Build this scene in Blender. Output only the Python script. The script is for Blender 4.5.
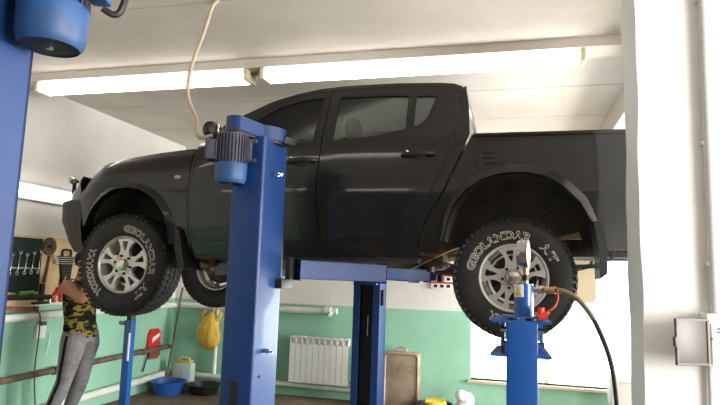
import bpy, bmesh, math, random
from mathutils import Vector, Matrix
from mathutils.geometry import tessellate_polygon
random.seed(7)
for o in list(bpy.data.objects): bpy.data.objects.remove(o)
SC = bpy.context.scene
COL = SC.collection
PI = math.pi
R = math.radians

# ------------------------------------------------------------------ camera
cd = bpy.data.cameras.new('camera'); cam = bpy.data.objects.new('camera', cd); COL.objects.link(cam)
cd.sensor_width = 36; cd.lens = 582.4 * 36 / 720; cd.clip_start = .02
yaw, pit, rol = R(14.695), R(7.118), R(1.894)
fwd = Vector((-math.sin(yaw)*math.cos(pit), math.cos(yaw)*math.cos(pit), math.sin(pit)))
rgt = Vector((math.cos(yaw), math.sin(yaw), 0)); upv = rgt.cross(fwd)
r2 = rgt*math.cos(rol) + upv*math.sin(rol); u2 = upv*math.cos(rol) - rgt*math.sin(rol)
cam.matrix_world = Matrix(((r2.x, u2.x, -fwd.x, 0), (r2.y, u2.y, -fwd.y, 0), (r2.z, u2.z, -fwd.z, 1.6), (0, 0, 0, 1)))
SC.camera = cam
# ------------------------------------------------------------------ light
SC.view_settings.view_transform = 'Standard'; SC.view_settings.look = 'None'
SC.view_settings.gamma = 1; SC.view_settings.exposure = 0.58; SC.view_settings.use_curve_mapping = False
wd = bpy.data.worlds.new('sky'); SC.world = wd; wd.use_nodes = True
bg = wd.node_tree.nodes['Background']; bg.inputs[0].default_value = (.93, .97, 1, 1); bg.inputs[1].default_value = 5.0

def area(name, loc, rot, sx, sy, power, col=(1, 1, 1)):
    l = bpy.data.lights.new(name, 'AREA'); l.shape = 'RECTANGLE'; l.size = sx; l.size_y = sy; l.energy = power; l.color = col
    o = bpy.data.objects.new(name, l); COL.objects.link(o); o.location = loc; o.rotation_euler = rot
    return o
# daylight through the two open gates in the right-hand wall and the window in the far wall
area('gate_daylight', (5.3, -.6, 1.6), (0, R(90), 0), 2.8, 3.4, 370, (1, .98, .95))
area('gate_daylight', (5.3, 5.6, 1.6), (0, R(116), 0), 2.8, 3.0, 560, (1, .98, .95))
area('window_daylight', (.42, 7.75, 1.3), (R(-90), 0, 0), 1.7, 1.7, 90, (.97, 1, 1))

# ------------------------------------------------------------------ materials
MATS = {}
def mat(name, col, rough=.6, metal=0, coat=0, noise=None, bump=0, bscale=30, emit=None, spec=.5):
    m = bpy.data.materials.new(name); m.use_nodes = True; nt = m.node_tree; b = nt.nodes['Principled BSDF']
    b.inputs['Base Color'].default_value = (*col, 1); b.inputs['Roughness'].default_value = rough
    b.inputs['Metallic'].default_value = metal; b.inputs['Coat Weight'].default_value = coat
    b.inputs['Specular IOR Level'].default_value = spec
    if coat: b.inputs['Coat Roughness'].default_value = .06
    tc = nt.nodes.new('ShaderNodeTexCoord')
    if noise:                       # (second colour, scale, low, high)
        n = nt.nodes.new('ShaderNodeTexNoise'); n.inputs['Scale'].default_value = noise[1]; n.inputs['Detail'].default_value = 6
        n.inputs['Roughness'].default_value = .65
        r = nt.nodes.new('ShaderNodeValToRGB'); r.color_ramp.elements[0].position = noise[2]; r.color_ramp.elements[1].position = noise[3]
        r.color_ramp.elements[0].color = (*col, 1); r.color_ramp.elements[1].color = (*noise[0], 1)
        nt.links.new(tc.outputs['Object'], n.inputs['Vector']); nt.links.new(n.outputs['Fac'], r.inputs['Fac'])
        nt.links.new(r.outputs['Color'], b.inputs['Base Color'])
    if bump:
        n2 = nt.nodes.new('ShaderNodeTexNoise'); n2.inputs['Scale'].default_value = bscale; n2.inputs['Detail'].default_value = 4
        bp = nt.nodes.new('ShaderNodeBump'); bp.inputs['Strength'].default_value = bump; bp.inputs['Distance'].default_value = .01
        nt.links.new(tc.outputs['Object'], n2.inputs['Vector']); nt.links.new(n2.outputs['Fac'], bp.inputs['Height'])
        nt.links.new(bp.outputs['Normal'], b.inputs['Normal'])
    if emit:
        b.inputs['Emission Color'].default_value = (*emit[0], 1); b.inputs['Emission Strength'].default_value = emit[1]
    MATS[name] = m
    return m
def s(r, g, b):                     # sRGB 0-255 to linear
    f = lambda c: (c/255/12.92) if c/255 < .04045 else ((c/255+.055)/1.055)**2.4
    return (f(r), f(g), f(b))
def glass(name, tint, gloss=.05):
    m = bpy.data.materials.new(name); m.use_nodes = True; nt = m.node_tree; nt.nodes.clear()
    out = nt.nodes.new('ShaderNodeOutputMaterial'); mx = nt.nodes.new('ShaderNodeMixShader')
    tr = nt.nodes.new('ShaderNodeBsdfTransparent'); tr.inputs[0].default_value = (*tint, 1)
    gl = nt.nodes.new('ShaderNodeBsdfGlossy'); gl.inputs['Roughness'].default_value = gloss
    fr = nt.nodes.new('ShaderNodeFresnel'); fr.inputs[0].default_value = 1.5
    nt.links.new(fr.outputs[0], mx.inputs[0]); nt.links.new(tr.outputs[0], mx.inputs[1]); nt.links.new(gl.outputs[0], mx.inputs[2])
    nt.links.new(mx.outputs[0], out.inputs[0]); MATS[name] = m
    return m

# wall paint: mint below, whitewash above, split by height, with stains
def wall_paint(name, hi, lo, split):
    m = mat(name, hi, .75, bump=.25, bscale=14); nt = m.node_tree; b = nt.nodes['Principled BSDF']
    g = nt.nodes.new('ShaderNodeNewGeometry'); sx = nt.nodes.new('ShaderNodeSeparateXYZ'); nt.links.new(g.outputs['Position'], sx.inputs[0])
    n = nt.nodes.new('ShaderNodeTexNoise'); n.inputs['Scale'].default_value = 3; n.inputs['Detail'].default_value = 5
    nt.links.new(g.outputs['Position'], n.inputs['Vector'])
    ad = nt.nodes.new('ShaderNodeMath'); ad.operation = 'MULTIPLY_ADD'; ad.inputs[1].default_value = .03; nt.links.new(n.outputs['Fac'], ad.inputs[0]); nt.links.new(sx.outputs['Z'], ad.inputs[2])
    gt = nt.nodes.new('ShaderNodeMath'); gt.operation = 'GREATER_THAN'; gt.inputs[1].default_value = split + .015; nt.links.new(ad.outputs[0], gt.inputs[0])
    def blot(c, k, sc):
        nn = nt.nodes.new('ShaderNodeTexNoise'); nn.inputs['Scale'].default_value = sc; nn.inputs['Detail'].default_value = 7; nn.inputs['Roughness'].default_value = .7
        nt.links.new(g.outputs['Position'], nn.inputs['Vector'])
        r = nt.nodes.new('ShaderNodeValToRGB'); r.color_ramp.elements[0].position = .35; r.color_ramp.elements[1].position = .7
        r.color_ramp.elements[0].color = (*c, 1); r.color_ramp.elements[1].color = (c[0]*k, c[1]*k, c[2]*k*.97, 1)
        nt.links.new(nn.outputs['Fac'], r.inputs[0]); return r
    a, c = blot(lo, .86, 2.2), blot(hi, .9, 1.7)
    mx = nt.nodes.new('ShaderNodeMix'); mx.data_type = 'RGBA'
    nt.links.new(gt.outputs[0], mx.inputs[0]); nt.links.new(a.outputs[0], mx.inputs[6]); nt.links.new(c.outputs[0], mx.inputs[7])
    nt.links.new(mx.outputs[2], b.inputs['Base Color'])
    return m
WALL = wall_paint('wall_paint', s(222, 219, 214), s(146, 196, 170), 1.19)
CEIL = mat('ceiling_whitewash', s(214, 206, 196), .85, noise=(s(198, 189, 178), 1.3, .4, .75), bump=.2, bscale=10)
PLASTER = mat('pillar_whitewash', s(236, 236, 234), .8, bump=.35, bscale=8)
FLOOR = mat('dirty_concrete', s(128, 112, 92), .7, noise=(s(84, 70, 56), 1.8, .35, .7), bump=.3, bscale=20)
PAINT = mat('dark_grey_paint', s(22, 21, 20), .3, metal=.05, coat=.6, spec=.25)
TRIM = mat('black_plastic', s(24, 24, 24), .5)
BUMP = mat('grey_bumper_plastic', s(34, 34, 34), .55)
DULL = mat('dull_brown_wall', s(92, 86, 80), .8)
SEAL = mat('black_rubber_seal', s(14, 14, 14), .7)
UNDER = mat('underbody_metal', s(58, 48, 38), .7, noise=(s(118, 92, 64), 4, .45, .75), bump=.3)
RAILM = mat('dusty_frame_metal', s(124, 104, 78), .75, noise=(s(160, 132, 98), 5, .4, .7), bump=.3)
LINER = mat('wheel_arch_liner', s(32, 28, 26), .85, noise=(s(54, 47, 40), 5, .4, .7), bump=.3)
TYRE = mat('tyre_rubber', s(33, 32, 31), .75, noise=(s(52, 46, 40), 8, .5, .8), bump=.15, bscale=60)
LETTER = mat('tyre_letter_white', s(212, 208, 200), .6)
ALLOY = mat('alloy_silver', s(206, 203, 198), .38, metal=.6)
DARKALLOY = mat('brake_dark_metal', s(60, 52, 46), .6, metal=.5)
CHROME = mat('chrome', s(210, 205, 195), .18, metal=1)
NUT = mat('wheel_nut_dark', s(48, 46, 44), .4, metal=.7)
AUTOGLASS = glass('tinted_car_glass', (.88, .92, .9))
CLEARG = glass('window_pane_glass', (.96, .98, .98))
LAMPG = mat('headlamp_glass', s(70, 72, 74), .08, coat=1)
ORANGE = mat('indicator_lens', s(190, 184, 172), .2, coat=1)
SEAT = mat('grey_seat_fabric', s(40, 40, 39), .9)
SEATP = mat('pale_seat_piping', s(190, 188, 182), .8)
BLUE = mat('lift_blue_paint', s(2, 44, 98), .48, coat=.12, noise=(s(5, 51, 108), 3, .4, .7))
BLUED = mat('motor_blue_paint', s(34, 76, 130), .5, noise=(s(46, 66, 92), 9, .45, .75))
MOTOR = mat('motor_grey_metal', s(70, 72, 84), .55, metal=.3, noise=(s(96, 88, 92), 9, .4, .7))
PRESS = mat('press_blue_paint', s(12, 76, 148), .35, coat=.4)
BLACK = mat('black_metal', s(20, 20, 21), .5)
RUST = mat('rusty_pipe', s(112, 92, 76), .7, noise=(s(78, 58, 46), 7, .4, .7), bump=.3)
PIPEW = mat('white_enamel', s(216, 220, 212), .4, noise=(s(196, 196, 184), 4, .4, .75))
RADW = mat('radiator_white', s(232, 232, 226), .35)
STEEL = mat('bright_steel', s(190, 190, 188), .25, metal=1)
BRASS = mat('brass', s(168, 148, 108), .5, metal=.8)
RUBBER = mat('black_hose_rubber', s(24, 26, 25), .5)
REDP = mat('red_plastic', s(196, 44, 34), .5)
YELLOW = mat('yellow_sticker', s(232, 200, 40), .5)
WHITE = mat('white_plastic', s(235, 235, 232), .5)
CABLE = mat('beige_cable', s(178, 160, 138), .6)
WOOD = mat('plywood', s(228, 202, 158), .75, noise=(s(212, 180, 130), 5, .4, .7))
GREENC = mat('dark_green_canvas', s(22, 46, 40), .9)
SKIN = mat('skin', s(176, 122, 94), .55)
HAIR = mat('dark_hair', s(28, 22, 19), .8, bump=.6, bscale=90)
JEANS = mat('grey_work_trousers', s(132, 130, 132), .9, noise=(s(96, 94, 96), 9, .45, .7), bump=.3, bscale=25)
STRIPE = mat('dark_trouser_stripe', s(34, 34, 38), .9)
SHOE = mat('black_shoe', s(24, 23, 22), .6)
BLUEP = mat('blue_basin_plastic', s(32, 82, 164), .4)
BLACKP = mat('black_tub_plastic', s(20, 20, 21), .45)
BAGM = mat('yellow_bag_film', s(200, 164, 58), .45, noise=(s(190, 136, 56), 7, .4, .7), bump=.8, bscale=14)
CANM = mat('translucent_can_plastic', s(176, 188, 180), .45)
TINM = mat('dull_tin', s(170, 152, 130), .5, metal=.25, noise=(s(132, 112, 92), 5, .45, .75), bump=.25)
GREYD = mat('smoky_grey_plastic', s(104, 98, 92), .35)
TUBE = mat('lamp_tube', s(255, 255, 255), .5, emit=((1, .97, .92), 5))
YEL2 = mat('aged_lamp_holder', s(214, 206, 172), .6)
CAMO = mat('camouflage_cloth', s(30, 28, 26), .9); _nt = CAMO.node_tree
_tc = _nt.nodes.new('ShaderNodeTexCoord'); _mp = _nt.nodes.new('ShaderNodeMapping'); _mp.inputs['Scale'].default_value = (1, 1, 1.9)
_n = _nt.nodes.new('ShaderNodeTexNoise'); _n.inputs['Scale'].default_value = 10; _n.inputs['Detail'].default_value = 2
_r = _nt.nodes.new('ShaderNodeValToRGB'); _r.color_ramp.interpolation = 'CONSTANT'
_r.color_ramp.elements[0].color = (*s(26, 25, 24), 1); _r.color_ramp.elements[1].position = .53; _r.color_ramp.elements[1].color = (*s(176, 160, 66), 1)
_e = _r.color_ramp.elements.new(.48); _e.color = (*s(70, 70, 44), 1); _e = _r.color_ramp.elements.new(.62); _e.color = (*s(30, 28, 26), 1)
_nt.links.new(_tc.outputs['Object'], _mp.inputs[0]); _nt.links.new(_mp.outputs[0], _n.inputs['Vector']); _nt.links.new(_n.outputs['Fac'], _r.inputs[0])
_nt.links.new(_r.outputs[0], _nt.nodes['Principled BSDF'].inputs['Base Color'])

# ------------------------------------------------------------------ mesh helpers
class G:
    def __init__(self): self.bm = bmesh.new()
    def box(self, a, b, bev=0):            # two opposite corners
        r = bmesh.ops.create_cube(self.bm, size=1)['verts']
        for v in r: v.co = Vector([(a[i]+b[i])/2 + v.co[i]*abs(b[i]-a[i]) for i in range(3)])
        if bev:
            es = list({e for v in r for e in v.link_edges})
            bmesh.ops.bevel(self.bm, geom=es, offset=bev, segments=2, profile=.6, affect='EDGES')
        return self
    def obox(self, M, size, bev=0):        # oriented box
        r = bmesh.ops.create_cube(self.bm, size=1)['verts']
        for v in r: v.co = M @ Vector([v.co[i]*size[i] for i in range(3)])
        if bev:
            es = list({e for v in r for e in v.link_edges})
            bmesh.ops.bevel(self.bm, geom=es, offset=bev, segments=2, profile=.6, affect='EDGES')
        return self
    def bar(self, p, q, w, h, bev=0, up=(0, 0, 1)):
        p, q = Vector(p), Vector(q); d = (q-p).normalized(); sd = d.cross(Vector(up)).normalized(); u = sd.cross(d)
        M = Matrix(((d.x, sd.x, u.x, (p.x+q.x)/2), (d.y, sd.y, u.y, (p.y+q.y)/2), (d.z, sd.z, u.z, (p.z+q.z)/2), (0, 0, 0, 1)))
        return self.obox(M, ((q-p).length, w, h), bev)
    def rings(self, rings, cap=True, closed=False):
        bm = self.bm; V = [[bm.verts.new(p) for p in r] for r in rings]; n = len(V[0]); m = len(V)
        for i in range(m if closed else m-1):
            A, B = V[i], V[(i+1) % m]
            for j in range(n):
                bm.faces.new((A[j], A[(j+1) % n], B[(j+1) % n], B[j]))
        if cap and not closed:
            bm.faces.new(V[0][::-1]); bm.faces.new(V[-1])
        return self
    def grid(self, rows):
        bm = self.bm; V = [[bm.verts.new(p) for p in r] for r in rows]
        for i in range(len(V)-1):
            for j in range(len(V[0])-1): bm.faces.new((V[i][j], V[i][j+1], V[i+1][j+1], V[i+1][j]))
        return self
    def tube(self, pts, r, n=10, closed=False, cap=True):
        pts = [Vector(p) for p in pts]; rr = r if hasattr(r, '__len__') else [r]*len(pts); out = []; prev = None
        for i, p in enumerate(pts):
            if closed: d = pts[(i+1) % len(pts)] - pts[i-1]
            else: d = pts[min(i+1, len(pts)-1)] - pts[max(i-1, 0)]
            d.normalize()
            if prev is None: a = d.orthogonal().normalized()
            else:
                a = prev - d*prev.dot(d)
                a = a.normalized() if a.length > 1e-6 else d.orthogonal().normalized()
            prev = a; b = d.cross(a)
            out.append([p + (a*math.cos(2*PI*k/n) + b*math.sin(2*PI*k/n))*rr[i] for k in range(n)])
        return self.rings(out, cap, closed)
    def cyl(self, p, q, r, r2=None, n=20): return self.tube([p, q], [r, r if r2 is None else r2], n)
    def lathe(self, prof, c, ax='Y', n=32, cap=False, closed=False):  # prof: (radius, along axis)
        out = []
        for r, h in prof:
            ring = []
            for k in range(n):
                a = 2*PI*k/n; u, v = r*math.cos(a), r*math.sin(a)
                ring.append(Vector(c) + Vector((u, h, v) if ax == 'Y' else (u, v, h) if ax == 'Z' else (h, u, v)))
            out.append(ring)
        return self.rings(out, cap, closed)
    def prism(self, poly, ax, a, b, holes=()):
        bm = self.bm; loops = [list(poly)] + [list(h) for h in holes]
        mk = {'Y': lambda u, v, h: (u, h, v), 'Z': lambda u, v, h: (u, v, h), 'X': lambda u, v, h: (h, u, v)}[ax]
        flat = [p for l in loops for p in l]
        tris = tessellate_polygon([[Vector((p[0], p[1], 0)) for p in l] for l in loops])
        A = [bm.verts.new(mk(*p, a)) for p in flat]; B = [bm.verts.new(mk(*p, b)) for p in flat]
        for t in tris:
            for S in ((A[t[0]], A[t[1]], A[t[2]]), (B[t[2]], B[t[1]], B[t[0]])):
                try: bm.faces.new(S)
                except ValueError: pass
        k = 0
        for l in loops:
            n = len(l)
            for i in range(n):
                bm.faces.new((A[k+i], A[k+(i+1) % n], B[k+(i+1) % n], B[k+i]))
            k += n
        return self
    def ell(self, c, r, n=20, m=14, M=None):
        q = bmesh.ops.create_uvsphere(self.bm, u_segments=n, v_segments=m, radius=1)['verts']
        for v in q:
            p = Vector((v.co.x*r[0], v.co.y*r[1], v.co.z*r[2]))
            v.co = (M @ p if M else p) + Vector(c)
        return self
    def mesh(self, name, fix=True):
        if fix: bmesh.ops.recalc_face_normals(self.bm, faces=self.bm.faces[:])
        me = bpy.data.meshes.new(name); self.bm.to_mesh(me); self.bm.free(); return me
    def build(self, name, m, parent=None, ang=38, fix=True, kind=None):
        return link(name, self.mesh(name, fix), m, parent, ang, kind)
def link(name, me, m, parent=None, ang=38, kind=None):
    me.materials.clear(); me.materials.append(m)
    if ang:
        me.polygons.foreach_set('use_smooth', [True]*len(me.polygons)); me.set_sharp_from_angle(angle=R(ang))
    o = bpy.data.objects.new(name, me); COL.objects.link(o)
    if parent is not None: attach(o, parent)
    if kind: o['kind'] = kind
    return o
WM = {}
def wm(o):
    M = o.matrix_basis.copy()
    if o.parent: M = wm(o.parent) @ o.matrix_parent_inverse @ M
    return M
def attach(o, p):
    o.parent = p; o.matrix_parent_inverse = wm(p).inverted()
def tag(o, label, cat, group=None):
    o['label'] = label; o['category'] = cat
    if group: o['group'] = group
    return o
def thing(name, label, cat, loc, group=None):
    o = bpy.data.objects.new(name, None); COL.objects.link(o); o.location = loc; o.empty_display_size = .1
    return tag(o, label, cat, group)
def struct(o): o['kind'] = 'structure'; return o
def copy_tree(o, parent=None):
    c = o.copy(); COL.objects.link(c)
    if parent is not None:
        c.parent = parent; c.matrix_parent_inverse = o.matrix_parent_inverse.copy()
    for ch in list(o.children): copy_tree(ch, c)
    return c
def bez(pts, n=8):                  # smooth curve through points
    P = [Vector(p) for p in pts]; P = [P[0]*2-P[1]] + P + [P[-1]*2-P[-2]]; out = []
    for i in range(1, len(P)-2):
        for k in range(n):
            t = k/n; a, b, c, d = P[i-1:i+3]
            out.append(.5*((2*b) + (c-a)*t + (2*a-5*b+4*c-d)*t*t + (3*b-a-3*c+d)*t**3))
    return out + [P[-2]]
def lerp(x, X, Y):
    if x <= X[0]: return Y[0]
    for i in range(1, len(X)):
        if x <= X[i]: return Y[i-1] + (Y[i]-Y[i-1])*(x-X[i-1])/(X[i]-X[i-1])
    return Y[-1]

# ================================================================== ROOM
XL, XR, YB, YF, ZC = -4.64, 5.2, 7.49, -4.0, 3.39
struct(G().box((XL-.3, YF-.3, -.15), (XR+.6, YB+.4, 0)).build('floor', FLOOR))
g = G()                              # precast slabs with open joints
ys = [YF-.3, -2.2, -.35, 1.5, 3.335, 5.5, 6.52, YB+.3]
for a, b in zip(ys, ys[1:]): g.box((XL-.3, a+.007, ZC), (XR+.3, b-.007, ZC+.2))
g.box((XL-.3, YF-.3, ZC+.03), (XR+.3, YB+.3, ZC+.22))
struct(g.build('ceiling', CEIL))
struct(G().box((XL-.3, YF-.3, 0), (XL, YB+.3, ZC)).build('wall_left', WALL))
WX0, WX1, WZ0, WZ1 = -.49, 1.42, .375, 2.25
struct(G().prism([(XL-.3, 0), (XR+.3, 0), (XR+.3, ZC), (XL-.3, ZC)], 'Y', YB, YB+.32, [[(WX0, WZ0), (WX1, WZ0), (WX1, WZ1), (WX0, WZ1)]]).build('wall_back', WALL))
struct(G().prism([(YF-.3, 0), (-2.1, 0), (-2.1, 3.1), (1.0, 3.1), (1.0, 0), (4.1, 0), (4.1, 3.1), (7.2, 3.1), (7.2, 0), (YB+.3, 0), (YB+.3, ZC), (YF-.3, ZC)], 'X', XR, XR+.3).build('wall_right', WALL))
struct(G().box((XL, YF-.3, 0), (XR, YF, ZC)).build('wall_front', DULL))
# window in the far wall
g = G(); y0, y1 = YB+.12, YB+.18
for a, b in (((WX0, WZ0), (WX0+.05, WZ1)), ((WX1-.05, WZ0), (WX1, WZ1)), ((WX0, WZ1-.05), (WX1, WZ1)), ((.39, WZ0), (.445, WZ1))):
    g.box((a[0], y0, a[1]), (b[0], y1, b[1]))
w1 = struct(g.build('window_1', PIPEW))
G().box((WX0, y0+.02, WZ0), (WX1, y0+.026, WZ1)).build('window_pane', CLEARG, w1)
G().box((WX0-.03, YB-.05, WZ0-.035), (WX1+.03, YB+.14, WZ0), .006).build('window_sill', mat('sill_paint', s(206, 186, 160), .6), w1)
# the pale pillar on the right with uneven plaster
g = G(); rows = []
PX0, PX1, PY0, PY1 = .632, 1.45, 3.2, 3.48
for i in range(40):
    z = ZC*i/39; j = lambda a: .004*math.sin(z*5.3+a) + .003*math.sin(z*13+a*2)
    rows.append([(PX0+j(0), PY0, z), (PX1, PY0, z), (PX1, PY1, z), (PX0-.012+j(1.3)*.8, PY1, z)])
g.rings(rows); o = struct(g.build('wall_pillar', PLASTER, ang=25))
struct(G().box((1.0, PY1, 3.16), (1.34, YB, ZC)).build('ceiling_beam_side', CEIL))
struct(G().box((XL, 4.36, 3.315), (1.05, 4.6, ZC)).build('ceiling_beam_lamp', CEIL))

# ------------------------------------------------------------------ lamps on the downstand
TUBE2 = mat('added_lamp_tube', s(255, 255, 255), .5, emit=((1, .985, .95), 5))
def tube_lamp(x0, x1, y, z, label, TM=TUBE, offs=(-.062, .062), rad=.026):
    t = thing('ceiling_tube_lamp', label, 'lamp', ((x0+x1)/2, y, z), 'fluorescent lamps under the ceiling')
    G().box((x0, y-.05, z-.035), (x1, y+.05, z), .006).build('lamp_housing', WHITE, t)
    n = 1; L = (x1-x0)/n
    for k in range(n):
        for sy in offs:
            a, b = x0+k*L+.05, x0+(k+1)*L-.05
            G().cyl((a, y+sy, z-.062), (b, y+sy, z-.062), rad, n=14).build('lamp_tube', TM, t)
    for k in range(n+1):
        xx = x0+.02+k*(x1-x0-.04)/n
        G().box((xx-.02, y-.095, z-.095), (xx+.02, y+.095, z+.0), .012).build('tube_holder', YEL2, t)
    return t
tube_lamp(-4.36, -2.17, 4.46, 3.312, 'long white fluorescent ceiling lamp over the truck hood, left one of the lit row')
# unseen lamp added over the near bay to reflect a line along the doors
tube_lamp(-4.3, -1.2, 1.0, 3.35, 'unseen fluorescent lamp added over the near bay for a reflected line on the truck side', TUBE2, (0,), .02)
tube_lamp(-2.06, .53, 4.46, 3.312, 'long white fluorescent ceiling lamp over the truck cab, right one of the lit row')
tg = thing('wall_tube_lamp', 'lit fluorescent tube lamp on the left wall, above the tool board', 'lamp', (XL, 5, 2.35))
TUBE3 = mat('soft_lamp_tube', s(255, 255, 255), .5, emit=((1, .985, .95), 2.2))
G().box((XL, 4.4, 2.235), (XL+.03, 5.72, 2.395), .006).build('lamp_housing', WHITE, tg)
for dz in (-.035, .035): G().cyl((XL+.075, 4.43, 2.315+dz), (XL+.075, 5.69, 2.315+dz), .02, n=14).build('lamp_tube', TUBE3, tg)
for yy in (4.41, 5.71): G().box((XL+.04, yy-.02, 2.255), (XL+.1, yy+.02, 2.375), .008).build('tube_holder', YEL2, tg)

# ------------------------------------------------------------------ pipes
def pipe(label, pts, r, m, extras=()):
    g = G().tube(pts, r, 12)
    for e in extras: g.tube(*e)
    o = g.build('heating_pipe', m); return tag(o, label, 'pipe')
pipe('thick white heating pipe along the left wall just below the plywood tool board', [(-4.55, 2.5, 1.085), (-4.55, 6.5, 1.1), (-4.55, 7.3, 1.105), (-4.52, 7.38, 1.105), (-4.45, 7.4, 1.105), (-2.2, 7.4, 1.12)], .042, PIPEW, [([(-2.36, 7.4, 1.118), (-2.28, 7.4, 1.12)], .06), ([(-2.3, 7.39, 1.12), (-2.27, 7.34, 1.08)], .03)])
pipe('rusty brown pipe along the left wall at knee height', [(-4.56, 2.5, .5), (-4.56, 5.4, .525), (-4.56, 7.3, .545)], .03, RUST,
     [([(-4.56, 5.18, .522), (-4.56, 5.26, .523)], .042), ([(-4.56, 6.66, .538), (-4.56, 6.72, .538)], .04)])
pipe('low white heating pipe along the foot of the left wall', [(-4.57, 2.5, .13), (-4.57, 6.4, .17), (-4.57, 7.35, .19)], .045, PIPEW)
pipe('white heating pipe running along the back wall under the radiator', [(-4.5, 7.42, .18), (-1.95, 7.42, .135)], .033, PIPEW)
pipe('white vertical pipe on the back wall left of the radiator', [(-3.1, 7.42, 1.1), (-3.1, 7.42, .84), (-3.12, 7.42, .8), (-3.32, 7.42, .79)], .02, PIPEW)
pipe('white pipe bend at the lower left of the radiator', bez([(-3.3, 7.42, .33), (-3.15, 7.42, .335), (-3.06, 7.42, .29), (-3.04, 7.42, .16)], 5), .018, PIPEW)
pipe('white vertical pipe behind the hanging yellow bag', [(-3.93, 7.43, 1.08), (-3.93, 7.43, .19)], .028, PIPEW)
# radiator, ten sections
t = thing('radiator', 'white ten-section radiator on the back wall between the lift columns', 'radiator', (-2.47, 7.4, .18))
for i in range(10):
    x = -2.81 + i*.08
    g = G(); g.prism([(x+.003, 7.33), (x+.077, 7.33), (x+.077, 7.345), (x+.05, 7.345), (x+.05, 7.42), (x+.03, 7.42), (x+.03, 7.345), (x+.003, 7.345)], 'Z', .2, .69)
    g.box((x+.003, 7.34, .2), (x+.077, 7.42, .25)); g.box((x+.003, 7.365, .69), (x+.077, 7.42, .785), .006)
    g.box((x+.003, 7.33, .76), (x+.077, 7.4, .785), .004); g.box((x+.003, 7.33, .68), (x+.012, 7.37, .78)); g.box((x+.068, 7.33, .68), (x+.077, 7.37, .78))
    for k in range(3): g.box((x+.012, 7.335, .69+k*.026), (x+.068, 7.365, .696+k*.026))
    g.build('radiator_section', RADW, t)
G().cyl((-2.01, 7.4, .235), (-1.94, 7.4, .235), .018).build('radiator_valve', STEEL, t)

# ------------------------------------------------------------------ cable from the ceiling joint to the lift motor
g = G().tube(bez([(-1.90, 3.335, 3.40), (-1.925, 3.3, 3.33), (-1.975, 3.3, 3.15), (-2.02, 3.29, 3.0), (-2.045, 3.28, 2.86), (-2.035, 3.26, 2.73), (-1.985, 3.24, 2.63), (-1.925, 3.2, 2.55), (-1.885, 3.15, 2.46), (-1.845, 3.11, 2.405), (-1.785, 3.08, 2.39), (-1.735, 3.07, 2.40)], 6), .013, 8)
tag(g.build('power_cable', CABLE), 'beige power cable hanging from the ceiling joint to the lift motor', 'cable')

# ================================================================== PICKUP TRUCK
YC = 4.89
BZ = [1.60, 1.72, 1.80, 1.95, 2.12, 2.195, 2.235, 2.30, 2.54, 2.60, 3.05, 3.30]
BW = [.79, .815, .830, .852, .866, .870, .8655, .8638, .8575, .845, .655, .53]
ZTX = [-3.75, -3.6, -3.45, -3.3, -3.15, -2.9, -2.6, -2.3]
ZTZ = [2.15, 2.25, 2.37, 2.46, 2.51, 2.56, 2.60, 2.63]
def bw(x, z):
    b = lerp(z, BZ, BW)
    if x < -2.2:
        t = min(max((z-(lerp(x, ZTX, ZTZ)-.2))/.2, 0), 1.3); b -= .11*t*t*min(1, (-2.2-x)/.3)
    if x < -3.25: b -= 1.1*(-3.25-x)**2
    if x > .95 : b -= .5*(x-.95)**2
    return b
def sp(x, z, sd=1, off=0): return Vector((x, YC - sd*(bw(x, z)+off), z))
def inset(poly, d):
    n = len(poly); A = sum(poly[i][0]*poly[(i+1) % n][1]-poly[(i+1) % n][0]*poly[i][1] for i in range(n)); sg = 1 if A > 0 else -1; out = []
    for i in range(n):
        p, q, r = Vector(poly[i-1]), Vector(poly[i]), Vector(poly[(i+1) % n])
        a, b = (q-p).normalized(), (r-q).normalized(); na, nb = Vector((-a.y, a.x))*sg, Vector((-b.y, b.x))*sg
        m = na+nb; m = m/max(m.length_squared, .6)*2 if m.length > 1e-6 else na
        out.append(tuple(q + m*d))
    return out
def panel_mesh(outer, holes, sd, off=0, thick=.014, step=.07):
    loops = [outer]+list(holes); flat = [p for l in loops for p in l]
    tris = tessellate_polygon([[Vector((p[0], p[1], 0)) for p in l] for l in loops])
    bm = bmesh.new(); V = [bm.verts.new((p[0], 0, p[1])) for p in flat]
    for t in tris:
        try: bm.faces.new([V[i] for i in t])
        except ValueError: pass
    xs = [p[0] for p in outer]; zs = [p[1] for p in outer]
    cuts = [((x, 0, 0), (1, 0, 0)) for x in [min(xs)+step*k for k in range(1, int((max(xs)-min(xs))/step)+1)]]
    cuts += [((0, 0, z), (0, 0, 1)) for z in [2.195, 2.235, 2.6]+[min(zs)+step*k for k in range(1, int((max(zs)-min(zs))/step)+1)]]
    for co, no in cuts:
        bmesh.ops.bisect_plane(bm, geom=bm.verts[:]+bm.edges[:]+bm.faces[:], plane_co=co, plane_no=no, dist=1e-5)
    bmesh.ops.remove_doubles(bm, verts=bm.verts[:], dist=1e-5)
    r = bmesh.ops.extrude_face_region(bm, geom=bm.faces[:])
    inner = {v for v in r['geom'] if isinstance(v, bmesh.types.BMVert)}
    for v in bm.verts:
        v.co = sp(v.co.x, v.co.z, sd, off - (thick if v in inner else 0))
    g = G(); g.bm.free(); g.bm = bm
    return g
def panel(name, outer, holes, sd, m, parent, off=0, thick=.014, ang=30):
    return panel_mesh(outer, holes, sd, off, thick).build(name, m, parent, ang)

truck = thing('pickup_truck', 'dark grey double-cab pickup truck raised on the blue two-post lift', 'pickup truck', (-1.3, YC, 1.215))

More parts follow.
